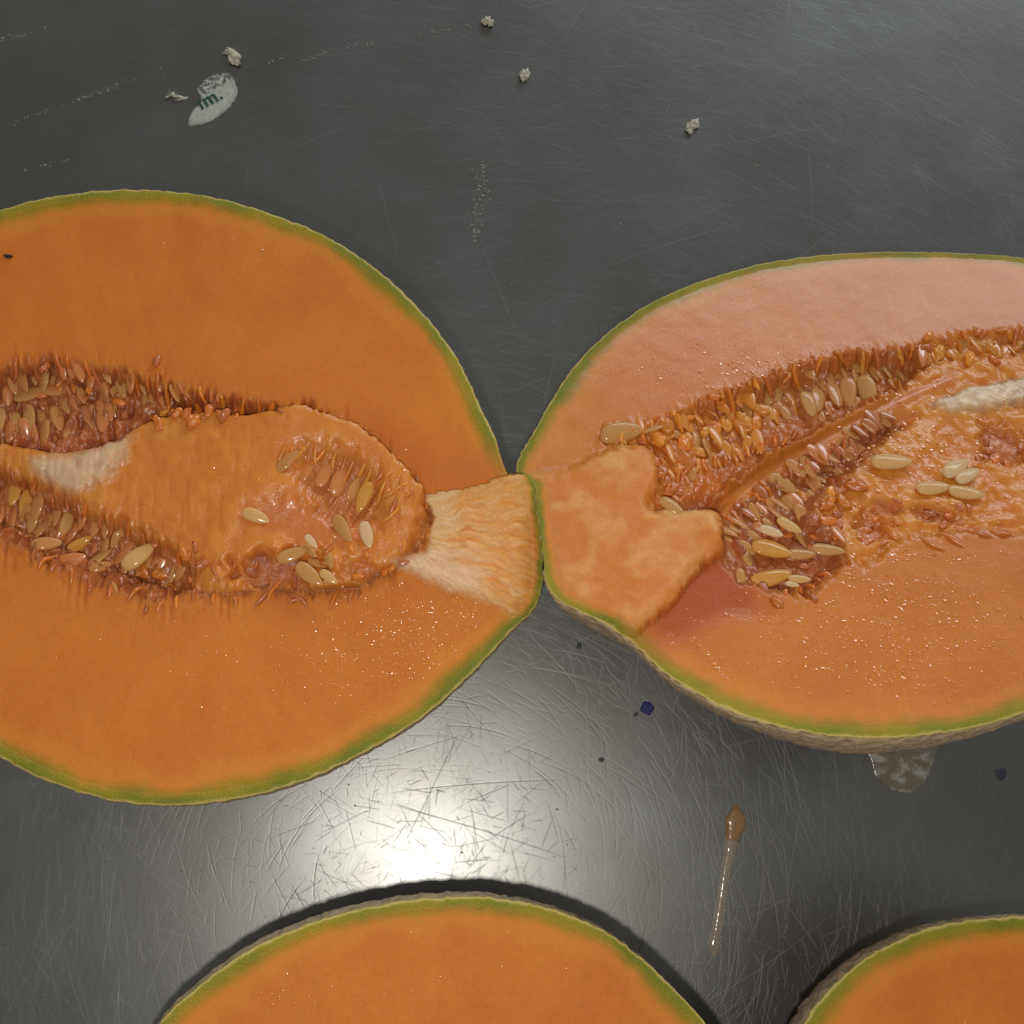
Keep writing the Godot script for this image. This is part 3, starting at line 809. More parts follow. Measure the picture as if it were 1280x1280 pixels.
	add_seeds(s[0], s[1], [
		[41.8, 7.2, 7.5, 57, "tan", 0.7], [46.1, -0.1, 7.6, 110, "yellow", 0.8], [29.2, -7.8, 6.7, -45, "amber", 0.3], [33.1, -6.8, 6.9, -71, "red", 0.3],
		[40.6, -4.0, 7.6, -71, "red", 0.3], [37.0, -5.8, 6.9, -69, "red", 0.3], [43.8, -2.2, 6.1, -69, "amber", 0.3], [34.9, 12.3, 3.9, 44, "tan", 0.3],
		[38.9, 14.2, 4.3, 71, "tan", 0.3], [36.4, 14.6, 4.5, 20, "amber", 0.8], [55.0, 14.2, 2.8, -16, "dark", 0.3]])
	seed_rows(s[0], s[1], [Vector2(-55.5, -10.7), Vector2(-44.5, -19.2), Vector2(-34.8, -25.4), Vector2(-24.7, -28.3), Vector2(-14.1, -26.6), Vector2(-3.5, -24.6), Vector2(5.5, -22.4)], 2.0, 76.0, 10.0, 6.4, ["red", "amber", "red", "tan"], 0.2)
	seed_rows(s[0], s[1], [Vector2(-54.0, -12.6), Vector2(-33.9, -15.8), Vector2(-23.6, -16.0), Vector2(-13.5, -19.0), Vector2(-6.8, -21.9)], 2.3, 80.0, 10.0, 6.4, ["red", "amber"], 0.1)
	seed_rows(s[0], s[1], [Vector2(-52.6, 0.0), Vector2(-32.1, 2.7), Vector2(-21.6, 6.6), Vector2(-11.2, 9.5), Vector2(-2.5, 12.5), Vector2(4.4, 15.1), Vector2(8.8, 17.6)], 2.2, 110.0, 10.0, 6.4, ["red", "amber", "tan"], 0.1)
	fibres(s[0], s[1], [
		[[Vector2(-54.5, -17.1), Vector2(-45.2, -25.2), Vector2(-35.3, -30.3), Vector2(-25.1, -32.8), Vector2(-12.6, -30.3), Vector2(-0.1, -27.4), Vector2(7.1, -24.9), Vector2(17.7, -23.2), Vector2(26.7, -21.7)], 3.1, 85.0, 14.0, 4.5, 0.43, 0.21, [LINING_PINK, FLESH_DARK, FLESH, LINING]],
		[[Vector2(-27.6, 14.6), Vector2(-20.7, 17.2), Vector2(-10.2, 22.2), Vector2(-1.7, 24.2), Vector2(3.4, 25.5), Vector2(10.1, 23.7), Vector2(18.5, 24.0), Vector2(27.0, 23.0), Vector2(37.2, 23.8), Vector2(47.4, 21.5)], 4.6, -82.0, 14.0, 4.2, 0.43, 0.21, [LINING_PINK, FLESH_DARK, FLESH, LINING]],
		[[Vector2(-33.0, -6.3), Vector2(-22.4, -2.5), Vector2(-13.5, 2.4), Vector2(-4.7, 5.8), Vector2(4.1, 10.3), Vector2(12.9, 14.1), Vector2(24.8, 14.3)], 3.4, 98.0, 14.0, 3.8, 0.41, 0.21, [LINING_PINK, FLESH_DARK, LINING]],
		[[Vector2(27.1, -11.5), Vector2(32.4, -11.2), Vector2(37.7, -10.8), Vector2(43.0, -9.0), Vector2(48.4, -6.0), Vector2(52.0, -2.4), Vector2(54.8, 2.7)], 2.3, 112.0, 8.0, 6.3, 0.43, 0.49, [FLESH, FLESH_PALE, LINING_PINK]],
		[[Vector2(50.2, -7.3), Vector2(54.7, -3.7), Vector2(57.0, 0.8)], 2.6, 140.0, 18.0, 3.1, 0.36, 0.35, [FLESH, FLESH_PALE]],
		[[Vector2(-3.0, -18.3), Vector2(6.4, -20.7), Vector2(17.9, -19.5), Vector2(26.7, -20.8)], 5.1, 265.0, 25.0, 2.1, 0.72, 0.42, [FLESH, FLESH_PALE]]])
	pulp(s[0], s[1], [[Vector2(3.0, -19.3).x, Vector2(3.0, -19.3).y, 9, 3, 9], [Vector2(14.4, -19.6).x, Vector2(14.4, -19.6).y, 9, 2, 9], [Vector2(34.3, 14.7).x, Vector2(34.3, 14.7).y, 9, 5, 7], [Vector2(4.4, 14.2).x, Vector2(4.4, 14.2).y, 12, 6, 9], [Vector2(-17.5, -25.4).x, Vector2(-17.5, -25.4).y, 20, 4, 12], [Vector2(47.3, 16.3).x, Vector2(47.3, 16.3).y, 8, 3, 8]], [LINING_PINK, FLESH_DARK, FLESH], 2.0)
	beads(s[0], s[1], [[Vector2(57.9, 29.3).x, Vector2(57.9, 29.3).y, 28, 16, 1000, 0.24], [Vector2(20.5, 29.6).x, Vector2(20.5, 29.6).y, 45, 22, 600, 0.18], [Vector2(41.5, -2.5).x, Vector2(41.5, -2.5).y, 22, 14, 260, 0.3], [Vector2(28.3, 13.9).x, Vector2(28.3, 13.9).y, 26, 8, 80, 0.28], [Vector2(-11.4, 7.3).x, Vector2(-11.4, 7.3).y, 26, 12, 70, 0.24], [Vector2(-13.9, -23.6).x, Vector2(-13.9, -23.6).y, 40, 8, 70, 0.22], [Vector2(12.4, -55.3).x, Vector2(12.4, -55.3).y, 60, 14, 240, 0.16], [Vector2(78.6, 24.7).x, Vector2(78.6, 24.7).y, 5, 4, 60, 0.25]])
	for a in [[[
		[22.8, 4.8, 6.3, 20, "pale", 0.0]], "pale seed alone on the smooth orange middle of the left melon's core"],
		[[
		[46.9, 8.6, 6.1, 75, "cream", 0.2]], "whitish upright seed at right edge of the left melon's core, beside the torn stub"],
		[[
		[31.1, 13.1, 6.8, -22, "tan", 0.2]], "broad tan seed at the upper left of the small heap below the left core"],
		[[
		[35.1, 17.5, 7.4, 39, "tan", 0.5]], "tan seed slanting down at the bottom of the heap on the left melon"],
		[[
		[39.1, 18.1, 4.6, 37, "pale", 0.6]], "small pale seed at the lower right end of the heap on the left melon"],
		[[
		[35.2, 10.4, 3.9, 47, "cream", 1.0]], "thin pale sliver of seed standing on top of the heap on the left melon"],
		[[
		[-2.7, 12.7, 8.4, -41, "pale", 0.6]], "long pale seed slanting upward in the lower trench of the left melon"]]:
		loose_seed(a[0][0], s[2], a[1])
	var q: Vector2 = Vector2(-36.0, -55.6)
	surface(q, 9.0)
	var sp := part("dark_speck", lump_mesh(3, 0.9), M.speck, self, s[2] * Transform3D(Basis().scaled_local(Vector3(0.0018, 0.0005, 0.0009)), Vector3(q.x, hgt + 0.15, q.y) * 0.001))
	tag(sp, "tiny black speck on the orange flesh at the far left edge", "speck")

func melon_right():
	var s := start_melon("right", "right melon half with whitish sheen along its upper face and a raised torn lump", Transform3D(Vector3(1.00000, 0.00000, 0.00000), Vector3(0.00000, 0.93969, -0.34202), Vector3(0.00000, 0.34202, 0.93969), Vector3(0.1011, 0.0600, -0.0738)))
	make_rim([Vector2(-81.9, -8.5), Vector2(-77.6, -17.5), Vector2(-73.6, -26.0), Vector2(-67.4, -37.0), Vector2(-58.9, -47.8), Vector2(-48.2, -57.5), Vector2(-37.4, -64.3), Vector2(-24.4, -70.4), Vector2(-11.2, -74.7), Vector2(4.1, -77.6), Vector2(21.5, -78.9), Vector2(36.5, -79.0), Vector2(53.6, -77.9), Vector2(69.3, -71.8), Vector2(82.7, -59.4), Vector2(89.2, -40.7), Vector2(88.4, -18.1), Vector2(81.0, 2.8), Vector2(68.4, 20.2), Vector2(50.5, 36.4), Vector2(33.3, 47.4), Vector2(19.8, 53.3), Vector2(9.0, 56.5), Vector2(-2.9, 58.4), Vector2(-14.5, 58.9), Vector2(-25.7, 57.8), Vector2(-36.6, 54.9), Vector2(-45.8, 50.2), Vector2(-53.5, 44.5), Vector2(-59.5, 37.8), Vector2(-65.9, 33.1), Vector2(-72.4, 29.5), Vector2(-75.7, 26.7), Vector2(-77.0, 21.3), Vector2(-77.3, 14.3), Vector2(-77.9, 5.9), Vector2(-78.5, -1.9), Vector2(-81.7, -4.0)])
	add_shape("upper", [Vector2(-62.6, -13.7), Vector2(-53.4, -18.6), Vector2(-43.5, -23.4), Vector2(-33.4, -28.5), Vector2(-20.9, -34.9), Vector2(-12.5, -38.7), Vector2(0.2, -43.2), Vector2(12.4, -44.1), Vector2(18.9, -45.9), Vector2(20.8, -40.7), Vector2(10.2, -32.8), Vector2(-5.4, -22.5), Vector2(-24.3, -10.7), Vector2(-38.7, 1.2), Vector2(-44.6, 5.7), Vector2(-51.7, 5.4), Vector2(-50.4, -5.6), Vector2(-53.9, -12.3)])
	add_shape("lower", [Vector2(-41.0, 6.3), Vector2(-25.0, -5.7), Vector2(-6.4, -16.3), Vector2(7.6, -24.8), Vector2(11.0, -22.2), Vector2(1.6, -13.7), Vector2(-6.2, -6.6), Vector2(-12.9, -0.2), Vector2(-16.4, 4.7), Vector2(-11.1, 10.6), Vector2(-10.8, 17.3), Vector2(-20.7, 25.9), Vector2(-29.3, 25.2), Vector2(-34.9, 22.1), Vector2(-37.9, 17.7), Vector2(-38.2, 9.8)])
	add_shape("core", [Vector2(-16.1, 3.0), Vector2(-6.2, -6.6), Vector2(2.7, -14.2), Vector2(11.1, -22.9), Vector2(20.9, -27.3), Vector2(42.7, -27.9), Vector2(54.3, -19.7), Vector2(54.1, -5.6), Vector2(41.4, 5.8), Vector2(22.6, 6.6), Vector2(7.7, 7.5), Vector2(-4.7, 15.1), Vector2(-9.8, 15.6), Vector2(-10.8, 8.9)])
	add_shape("rough", [Vector2(14.1, -42.3), Vector2(22.2, -47.1), Vector2(29.8, -49.4), Vector2(46.9, -51.6), Vector2(62.4, -47.8), Vector2(73.4, -30.0), Vector2(69.1, -10.6), Vector2(55.2, 3.3), Vector2(38.4, 9.7), Vector2(20.4, 8.3), Vector2(3.5, 10.3), Vector2(-7.0, 18.2), Vector2(-10.1, 15.2), Vector2(0.9, -4.5)])
	add_shape("pith", [Vector2(17.3, -27.2), Vector2(22.0, -30.6), Vector2(34.5, -35.0), Vector2(47.4, -38.2), Vector2(55.9, -35.9), Vector2(45.3, -30.0), Vector2(32.5, -26.4), Vector2(22.2, -24.7)])
	add_shape("torn", spline([Vector2(-83.5, -3.5), Vector2(-78.4, -4.5), Vector2(-68.8, -8.6), Vector2(-59.4, -12.2), Vector2(-53.8, -13.3), Vector2(-50.4, -9.0), Vector2(-50.7, -2.3), Vector2(-53.1, 4.6), Vector2(-47.3, 5.7), Vector2(-42.7, 4.8), Vector2(-38.3, 5.6), Vector2(-37.1, 9.8), Vector2(-38.5, 15.7), Vector2(-44.5, 22.3), Vector2(-50.4, 29.3), Vector2(-57.7, 35.7), Vector2(-62.7, 35.0), Vector2(-70.8, 31.3), Vector2(-79.1, 27.3), Vector2(-81.3, 16.4)], true, 4))
	add_shape("fin", [Vector2(-41.6, 8.4), Vector2(-34.0, 0.3), Vector2(-24.7, -7.3), Vector2(-6.0, -18.7), Vector2(11.4, -29.1), Vector2(24.8, -36.2)])
	shape["hollows"] = [[Vector2(-3.3, 7.7), Vector2(5.5, 4.5), -20.0, 2.6], [Vector2(32.9, -16.3), Vector2(6.5, 7.5), 10.0, 2.4], [Vector2(12.1, 4.2), Vector2(8.0, 2.6), 10.0, 1.6], [Vector2(-8.7, -3.2), Vector2(4.0, 2.5), -40.0, 1.8], [Vector2(1.4, 2.2), Vector2(4.0, 2.2), 20.0, 1.2]]
	build_face(s[0], s[1], 0.4, 2.4)
	build_rind(s[0], s[1], 2.4, 60.0, 1100)
	add_seeds(s[0], s[1], [
		[-31.8, 4.1, 6.7, 54, "amber", 0.3], [-28.9, 1.5, 6.7, 55, "amber", 0.3], [-26.3, 0.1, 6.4, 55, "red", 0.3], [-20.8, -5.4, 7.5, 31, "tan", 0.7],
		[-24.3, -1.5, 5.3, 55, "amber", 0.3], [-25.0, -5.7, 3.4, 49, "red", 0.3], [-14.3, -10.0, 7.1, 74, "amber", 0.3], [-10.7, -13.4, 6.2, 82, "red", 0.3],
		[-17.8, 3.2, 6.5, 77, "amber", 0.3], [-11.0, 10.4, 6.1, 72, "red", 0.3], [-3.2, -16.1, 6.0, 63, "dark", 0.3], [-0.8, -19.3, 5.3, 45, "dark", 0.3],
		[1.6, -20.8, 4.8, 39, "dark", 0.3], [6.7, -24.0, 4.4, 25, "dark", 0.3], [-34.7, 7.0, 5.4, 42, "amber", 0.3], [-31.1, 13.9, 6.3, 80, "tan", 0.3],
		[-33.8, 20.3, 4.8, 89, "tan", 0.5], [-18.4, 9.2, 5.2, 61, "tan", 0.6], [-48.5, 5.1, 6.5, 38, "tan", 0.6], [-18.1, -1.8, 5.8, 61, "red", 0.3],
		[-13.4, -6.0, 5.6, 67, "red", 0.3]])
	add_seeds(s[0], s[1], [
		[4.1, -33.8, 9.6, 86, "tan", 0.7], [-0.1, -33.7, 9.0, 94, "amber", 0.6], [-3.5, -33.6, 9.2, 88, "amber", 0.6], [-8.4, -31.2, 8.7, 103, "tan", 0.6],
		[-11.3, -28.7, 7.9, 83, "tan", 0.7], [-11.5, -35.1, 5.4, 73, "amber", 0.3], [15.3, -40.6, 6.2, 60, "amber", 0.3], [19.8, -43.8, 8.2, 106, "red", 0.3],
		[10.0, -34.8, 6.5, -42, "red", 0.3], [2.6, -38.6, 5.1, 93, "amber", 0.3], [7.7, -40.3, 5.0, 75, "amber", 0.3], [-14.9, -33.0, 6.1, 82, "amber", 0.3],
		[-17.8, -29.5, 5.8, 73, "amber", 0.3], [-57.8, -16.2, 10.6, -14, "tan", 0.2], [-50.5, -18.7, 6.6, -11, "tan", 0.3], [-44.9, -19.1, 5.9, 18, "tan", 0.5],
		[-20.4, -27.4, 5.3, 72, "yellow", 0.3], [-26.2, -24.4, 5.5, 81, "yellow", 0.3]])
	seed_rows(s[0], s[1], [Vector2(-36.8, 8.3), Vector2(-27.5, -0.5), Vector2(-17.1, -8.6), Vector2(-4.4, -17.0), Vector2(6.4, -23.3)], 2.3, 48.0, 9.0, 6.8, ["amber", "red", "amber", "dark"], 0.2)
	seed_rows(s[0], s[1], [Vector2(-32.8, 12.5), Vector2(-25.5, 4.9), Vector2(-18.2, -1.4), Vector2(-10.7, -7.6), Vector2(-1.2, -13.6)], 2.6, 46.0, 9.0, 6.8, ["amber", "red", "tan"], 0.2)
	seed_rows(s[0], s[1], [Vector2(-27.8, -26.7), Vector2(-16.3, -33.2), Vector2(-4.7, -38.1), Vector2(5.8, -41.0), Vector2(18.1, -42.5)], 2.0, 78.0, 9.0, 6.8, ["amber", "tan", "amber"], 0.3)
	seed_rows(s[0], s[1], [Vector2(-14.6, -25.2), Vector2(-4.2, -29.1), Vector2(4.1, -31.8), Vector2(11.8, -35.8)], 2.3, 82.0, 9.0, 6.4, ["amber", "red", "amber"], 0.1)
	fibres(s[0], s[1], [
		[[Vector2(-61.0, -15.6), Vector2(-53.3, -18.9), Vector2(-43.5, -23.9), Vector2(-33.3, -29.0), Vector2(-20.9, -35.4), Vector2(-12.4, -39.2), Vector2(0.3, -43.7), Vector2(12.5, -44.6), Vector2(21.1, -47.0), Vector2(34.2, -50.7), Vector2(47.1, -52.4)], 2.4, 80.0, 32.0, 3.6, 0.62, 0.5, [FLESH, FLESH_PALE, FLESH, LINING_PINK]],
		[[Vector2(-49.1, -3.4), Vector2(-43.2, -8.0), Vector2(-35.1, -13.9), Vector2(-25.2, -17.7), Vector2(-14.9, -22.7)], 2.8, 100.0, 25.0, 3.8, 0.58, 0.42, [FLESH, FLESH_DARK, LINING_PINK]],
		[[Vector2(-37.3, 5.1), Vector2(-29.1, -2.7), Vector2(-16.8, -10.9), Vector2(-4.3, -17.7)], 2.8, 45.0, 16.0, 3.5, 0.41, 0.21, [LINING_PINK, LINING, FLESH_DARK]],
		[[Vector2(3.4, 10.8), Vector2(12.8, 9.5), Vector2(22.2, 8.3), Vector2(31.5, 8.1)], 4.6, 35.0, 16.0, 4.9, 0.58, 0.14, [FLESH_DARK, LINING_PINK, FLESH]],
		[[Vector2(-49.9, 5.4), Vector2(-46.1, 3.1), Vector2(-42.4, 2.0)], 2.7, 20.0, 30.0, 3.5, 0.51, 0.42, [LINING_PINK, FLESH]],
		[[Vector2(-23.9, 24.6), Vector2(-18.5, 23.1), Vector2(-13.6, 20.4)], 2.7, 250.0, 30.0, 2.8, 0.51, 0.28, [FLESH, LINING_PINK]]])
	seed_rows(s[0], s[1], [Vector2(-62.1, -14.0), Vector2(-53.4, -17.4), Vector2(-43.7, -21.5), Vector2(-33.6, -26.3), Vector2(-23.4, -30.8)], 2.3, 74.0, 12.0, 7.4, ["coated", "coated", "tan", "coated"], 0.5)
	seed_rows(s[0], s[1], [Vector2(-48.3, -12.5), Vector2(-40.5, -16.1), Vector2(-32.5, -19.9), Vector2(-22.2, -25.4), Vector2(-12.0, -29.1)], 2.4, 76.0, 12.0, 7.4, ["coated", "coated", "amber", "coated"], 0.4)
	seed_rows(s[0], s[1], [Vector2(-48.1, -4.5), Vector2(-41.2, -9.2), Vector2(-32.2, -14.7), Vector2(-22.1, -19.7)], 2.6, 80.0, 12.0, 7.0, ["coated", "amber", "coated"], 0.2)
	seed_rows(s[0], s[1], [Vector2(20.4, -43.8), Vector2(29.1, -46.2), Vector2(37.6, -47.6), Vector2(47.8, -47.4)], 2.0, 82.0, 22.0, 5.6, ["coated", "coated", "amber"], 0.2)
	pulp(s[0], s[1], [[Vector2(-44.1, -17.2).x, Vector2(-44.1, -17.2).y, 9, 4, 9], [Vector2(-33.0, -23.4).x, Vector2(-33.0, -23.4).y, 10, 4, 9], [Vector2(-9.3, 0.2).x, Vector2(-9.3, 0.2).y, 8, 4, 6], [Vector2(35.1, -45.6).x, Vector2(35.1, -45.6).y, 18, 4, 10]], [FLESH, FLESH_PALE, FLESH_DARK], 3.2)
	pulp(s[0], s[1], [[Vector2(-4.2, 7.7).x, Vector2(-4.2, 7.7).y, 8, 5, 12], [Vector2(32.7, -15.6).x, Vector2(32.7, -15.6).y, 10, 9, 14], [Vector2(-22.2, 24.5).x, Vector2(-22.2, 24.5).y, 7, 3, 6], [Vector2(12.1, 4.2).x, Vector2(12.1, 4.2).y, 10, 4, 6], [Vector2(-18.0, 9.0).x, Vector2(-18.0, 9.0).y, 10, 6, 14], [Vector2(-45.5, -3.5).x, Vector2(-45.5, -3.5).y, 5, 6, 14]], [LINING_PINK, LINING, FLESH_DARK], 2.2, "gel_lumps")
	beads(s[0], s[1], [[Vector2(-6.7, 35.1).x, Vector2(-6.7, 35.1).y, 40, 18, 500, 0.24], [Vector2(5.9, 16.0).x, Vector2(5.9, 16.0).y, 26, 2.2, 70, 0.3], [Vector2(-0.7, 22.2).x, Vector2(-0.7, 22.2).y, 30, 2.2, 90, 0.3], [Vector2(5.4, 26.7).x, Vector2(5.4, 26.7).y, 26, 2.2, 70, 0.3], [Vector2(-9.6, 32.2).x, Vector2(-9.6, 32.2).y, 34, 2.2, 90, 0.3], [Vector2(-2.1, 37.9).x, Vector2(-2.1, 37.9).y, 30, 2.2, 80, 0.3], [Vector2(-16.7, 43.6).x, Vector2(-16.7, 43.6).y, 24, 2.2, 70, 0.3], [Vector2(-0.4, 46.2).x, Vector2(-0.4, 46.2).y, 24, 2.2, 60, 0.3], [Vector2(-54.5, 37.5).x, Vector2(-54.5, 37.5).y, 6, 2, 20, 0.25], [Vector2(11.7, -11.6).x, Vector2(11.7, -11.6).y, 24, 14, 420, 0.34], [Vector2(-13.1, -35.1).x, Vector2(-13.1, -35.1).y, 40, 8, 420, 0.3], [Vector2(-3.5, 8.8).x, Vector2(-3.5, 8.8).y, 9, 6, 50, 0.34], [Vector2(-59.8, 18.1).x, Vector2(-59.8, 18.1).y, 14, 14, 40, 0.2], [Vector2(36.0, -49.6).x, Vector2(36.0, -49.6).y, 14, 3, 60, 0.28], [Vector2(-45.5, -3.5).x, Vector2(-45.5, -3.5).y, 10, 8, 50, 0.28]])
	# scrape of glinting drops across the smooth flesh
	var from: Vector2 = Vector2(-46.4, 37.0)
	var to: Vector2 = Vector2(-38.9, 49.4)
	var row := []
	for i in 14:
		var p := from.lerp(to, i / 13.0)
		row.append([p.x, p.y, 0.5, 0.5, 4, 0.28])
	beads(s[0], s[1], row)
	for a in [[[
		[4.4, -9.3, 10.0, -5, "pale", 0.0]], "large pale yellow seed lying alone on the right core, left of a group of four"],
		[[
		[19.2, -7.6, 8.3, -36, "cream", 0.5]], "greenish white seed at the top of the group of four on the right core"],
		[[
		[13.0, -2.7, 8.5, -7, "pale", 0.0]], "pale seed at the left of the group of four on the right core"],
		[[
		[21.4, -5.6, 7.2, -32, "cream", 0.3]], "short pale seed in the middle right of the group of four on the right core"],
		[[
		[20.4, -1.3, 8.5, 9, "pale", 0.0]], "pale seed lying lowest in the group of four on the right core"],
		[[
		[-26.0, 13.0, 9.2, 11, "yellow", 1.2]], "large glossy yellow seed in the upper row of the right cavity's seed cluster"],
		[[
		[-14.3, 14.8, 7.3, 9, "tan", 1.4]], "plump amber tan seed at the right end of the cluster in the right cavity"],
		[[
		[-19.1, 13.5, 6.5, -1, "tan", 0.5]], "tan seed between the large yellow seed and the plump amber one"],
		[[
		[-26.9, 19.8, 9.6, -14, "yellow", 1.0]], "large yellow seed in the lower row of the cluster beside the smooth red basin"],
		[[
		[-21.1, 20.9, 5.2, 5, "pale", 1.0]], "small pale seed right of the lower yellow seed, under the plump amber one"],
		[[
		[-23.3, 23.0, 3.1, 9, "cream", 1.0]], "smallest whitish seed at the bottom of the cluster in the right cavity"],
		[[
		[-25.7, 8.7, 5.6, 19, "cream", 1.4]], "small whitish seed at the upper left of the cluster in the right cavity"],
		[[
		[-21.1, 6.7, 6.3, 37, "pale", 1.4]], "glossy pale seed slanting at the top of the cluster in the right cavity"]]:
		loose_seed(a[0][0], s[2], a[1])

func melon_near():
	var s := start_melon("near", "melon half at bottom centre, only its curved upper edge and plain orange face in view", Transform3D(Vector3(1.00000, 0.00000, 0.00000), Vector3(0.00000, 1.00000, 0.00000), Vector3(0.00000, 0.00000, 1.00000), Vector3(0.0030, 0.0580, 0.0821)))
	make_rim([Vector2(-55.9, -44.6), Vector2(-48.3, -51.9), Vector2(-38.7, -58.8), Vector2(-25.6, -64.3), Vector2(-11.7, -67.6), Vector2(-1.8, -68.8), Vector2(8.1, -69.1), Vector2(18.0, -67.8), Vector2(27.9, -65.0), Vector2(36.2, -60.8), Vector2(44.3, -54.5), Vector2(50.8, -48.2), Vector2(55.5, -42.7), Vector2(61.6, -30.6), Vector2(64.1, -14.4), Vector2(63.2, 2.6), Vector2(59.1, 23.1), Vector2(49.2, 41.2), Vector2(33.8, 54.6), Vector2(16.1, 61.4), Vector2(0.2, 63.3), Vector2(-17.1, 60.3), Vector2(-34.6, 52.4), Vector2(-48.3, 39.6), Vector2(-58.1, 24.0), Vector2(-64.1, 2.8), Vector2(-65.0, -17.9), Vector2(-60.8, -33.5)])
	add_shape("cavity", [Vector2(-1.3, -35.8), Vector2(14.7, -26.7), Vector2(22.5, -9.4), Vector2(22.4, 12.8), Vector2(14.7, 29.8), Vector2(-0.2, 35.9), Vector2(-15.2, 29.0), Vector2(-23.3, 11.7), Vector2(-24.1, -10.2), Vector2(-16.9, -27.2)])
	build_face(s[0], s[1], 0.8, 2.4)
	build_rind(s[0], s[1], 2.4, 58.0, 1100)
	seed_rows(s[0], s[1], [Vector2(-12.2, -24.2), Vector2(-17.8, -5.9), Vector2(-15.6, 14.6), Vector2(-6.3, 28.0)], 3.0, 20.0, 18.0, 9.0, ["amber", "tan", "red"], 0.4)
	seed_rows(s[0], s[1], [Vector2(9.9, -23.9), Vector2(16.2, -5.3), Vector2(14.7, 15.3), Vector2(5.7, 28.3)], 3.0, 160.0, 18.0, 9.0, ["amber", "tan", "red"], 0.4)
	beads(s[0], s[1], [[Vector2(-33.6, -49.5).x, Vector2(-33.6, -49.5).y, 16, 5, 60, 0.25], [Vector2(8.2, -49.2).x, Vector2(8.2, -49.2).y, 60, 12, 120, 0.14]])

func melon_corner():
	var s := start_melon("corner", "melon half in the lower right corner, cut off by the edges of the view", Transform3D(Vector3(1.00000, 0.00000, 0.00000), Vector3(0.00000, 1.00000, 0.00000), Vector3(0.00000, 0.00000, 1.00000), Vector3(0.1233, 0.0580, 0.0628)))
	make_rim([Vector2(-45.9, -24.0), Vector2(-41.0, -30.0), Vector2(-32.1, -37.0), Vector2(-21.5, -42.0), Vector2(-11.0, -44.5), Vector2(3.0, -45.4), Vector2(15.1, -44.4), Vector2(28.7, -40.6), Vector2(41.7, -33.4), Vector2(51.5, -22.2), Vector2(55.1, -6.7), Vector2(53.4, 9.7), Vector2(46.5, 26.9), Vector2(32.9, 40.7), Vector2(15.7, 48.4), Vector2(-3.7, 50.6), Vector2(-22.4, 48.1), Vector2(-37.5, 39.7), Vector2(-47.8, 27.8), Vector2(-53.0, 12.2), Vector2(-53.3, -3.7), Vector2(-50.5, -15.6)])
	add_shape("cavity", [Vector2(2.4, -22.7), Vector2(15.3, -16.4), Vector2(20.4, -2.7), Vector2(18.6, 12.0), Vector2(8.8, 24.8), Vector2(-3.0, 28.7), Vector2(-13.9, 24.3), Vector2(-20.9, 11.4), Vector2(-19.6, -3.2), Vector2(-11.8, -16.7)])
	build_face(s[0], s[1], 0.8, 2.4)
	build_rind(s[0], s[1], 2.4, 58.0, 1100)
	seed_rows(s[0], s[1], [Vector2(-7.0, -13.6), Vector2(-13.1, -1.7), Vector2(-13.5, 11.5), Vector2(-8.8, 21.6)], 3.0, 20.0, 18.0, 9.0, ["amber", "tan", "red"], 0.4)
	seed_rows(s[0], s[1], [Vector2(9.9, -13.4), Vector2(13.5, -1.3), Vector2(11.2, 11.9), Vector2(4.3, 21.8)], 3.0, 160.0, 18.0, 9.0, ["amber", "tan", "red"], 0.4)
	beads(s[0], s[1], [[Vector2(-27.5, -30.7).x, Vector2(-27.5, -30.7).y, 12, 6, 40, 0.22], [Vector2(-8.9, -29.0).x, Vector2(-8.9, -29.0).y, 20, 8, 40, 0.16]])

# ------------------------------------------------------------------ things on the steel
func patch(pts: Array, thick: float, ring: int, colour: Callable) -> ArrayMesh:
	# a flat flake with an uneven top: outline in mm, about the middle of its points
	var mid := Vector2.ZERO
	for p in pts: mid += p / pts.size()
	var s := spline(pts, true, 8)
	var area := 0.0
	for i in s.size(): area += s[i].cross(s[(i + 1) % s.size()])
	if area > 0.0: s.reverse()
	var st := SurfaceTool.new(); st.begin(Mesh.PRIMITIVE_TRIANGLES); st.set_smooth_group(0)
	var n := s.size()
	for r in ring + 2:
		var k := minf(float(r) / ring, 1.0)
		for i in n:
			var e: Vector2 = s[i] + Vector2(n_fine.get_noise_2d(s[i].x * 2.0, s[i].y * 2.0), n_fine.get_noise_2d(s[i].x * 2.0, s[i].y * 2.0 + 40.0)) * 0.25
			var p: Vector2 = mid.lerp(e, k)
			var c: Vector3 = colour.call(p, k)
			st.set_color(Color(c.x, c.y, c.z))
			var y: float = thick * (1.0 + 0.8 * n_mid.get_noise_2d(p.x * 4.0, p.y * 4.0)) if r <= ring else 0.03
			if r == ring: y *= 0.6
			st.add_vertex(Vector3(p.x - mid.x, y, p.y - mid.y) * 0.001)
	for r in ring + 1:
		for i in n:
			var a := r * n + i; var b := r * n + (i + 1) % n
			for q in [a, b, b + n, a, b + n, a + n]: st.add_index(q)
	st.generate_normals()
	return st.commit()

func middle(pts: Array) -> Vector3:
	var mid := Vector2.ZERO
	for p in pts: mid += p / pts.size()
	return Vector3(mid.x, 0, mid.y) * 0.001

func sticker_colour(p: Vector2, k: float) -> Vector3:
	var w := n_mid.get_noise_2d(p.x * 3.0, p.y * 3.0) + 0.5 * n_fine.get_noise_2d(p.x * 2.0, p.y * 2.0)
	var q: Vector2 = (p - Vector2(-66.4, -206.6)).rotated(0.6)
	var c := Vector3(0.44, 0.47, 0.41)
	var worn := smoothstep(-0.6, -2.2, q.y) * smoothstep(0.25, -0.15, w)
	c = c.lerp(Vector3(0.08, 0.08, 0.075), 0.9 * worn)
	return c * (1.0 + 0.25 * w) * lerpf(1.0, 0.75, smoothstep(0.75, 1.0, k))

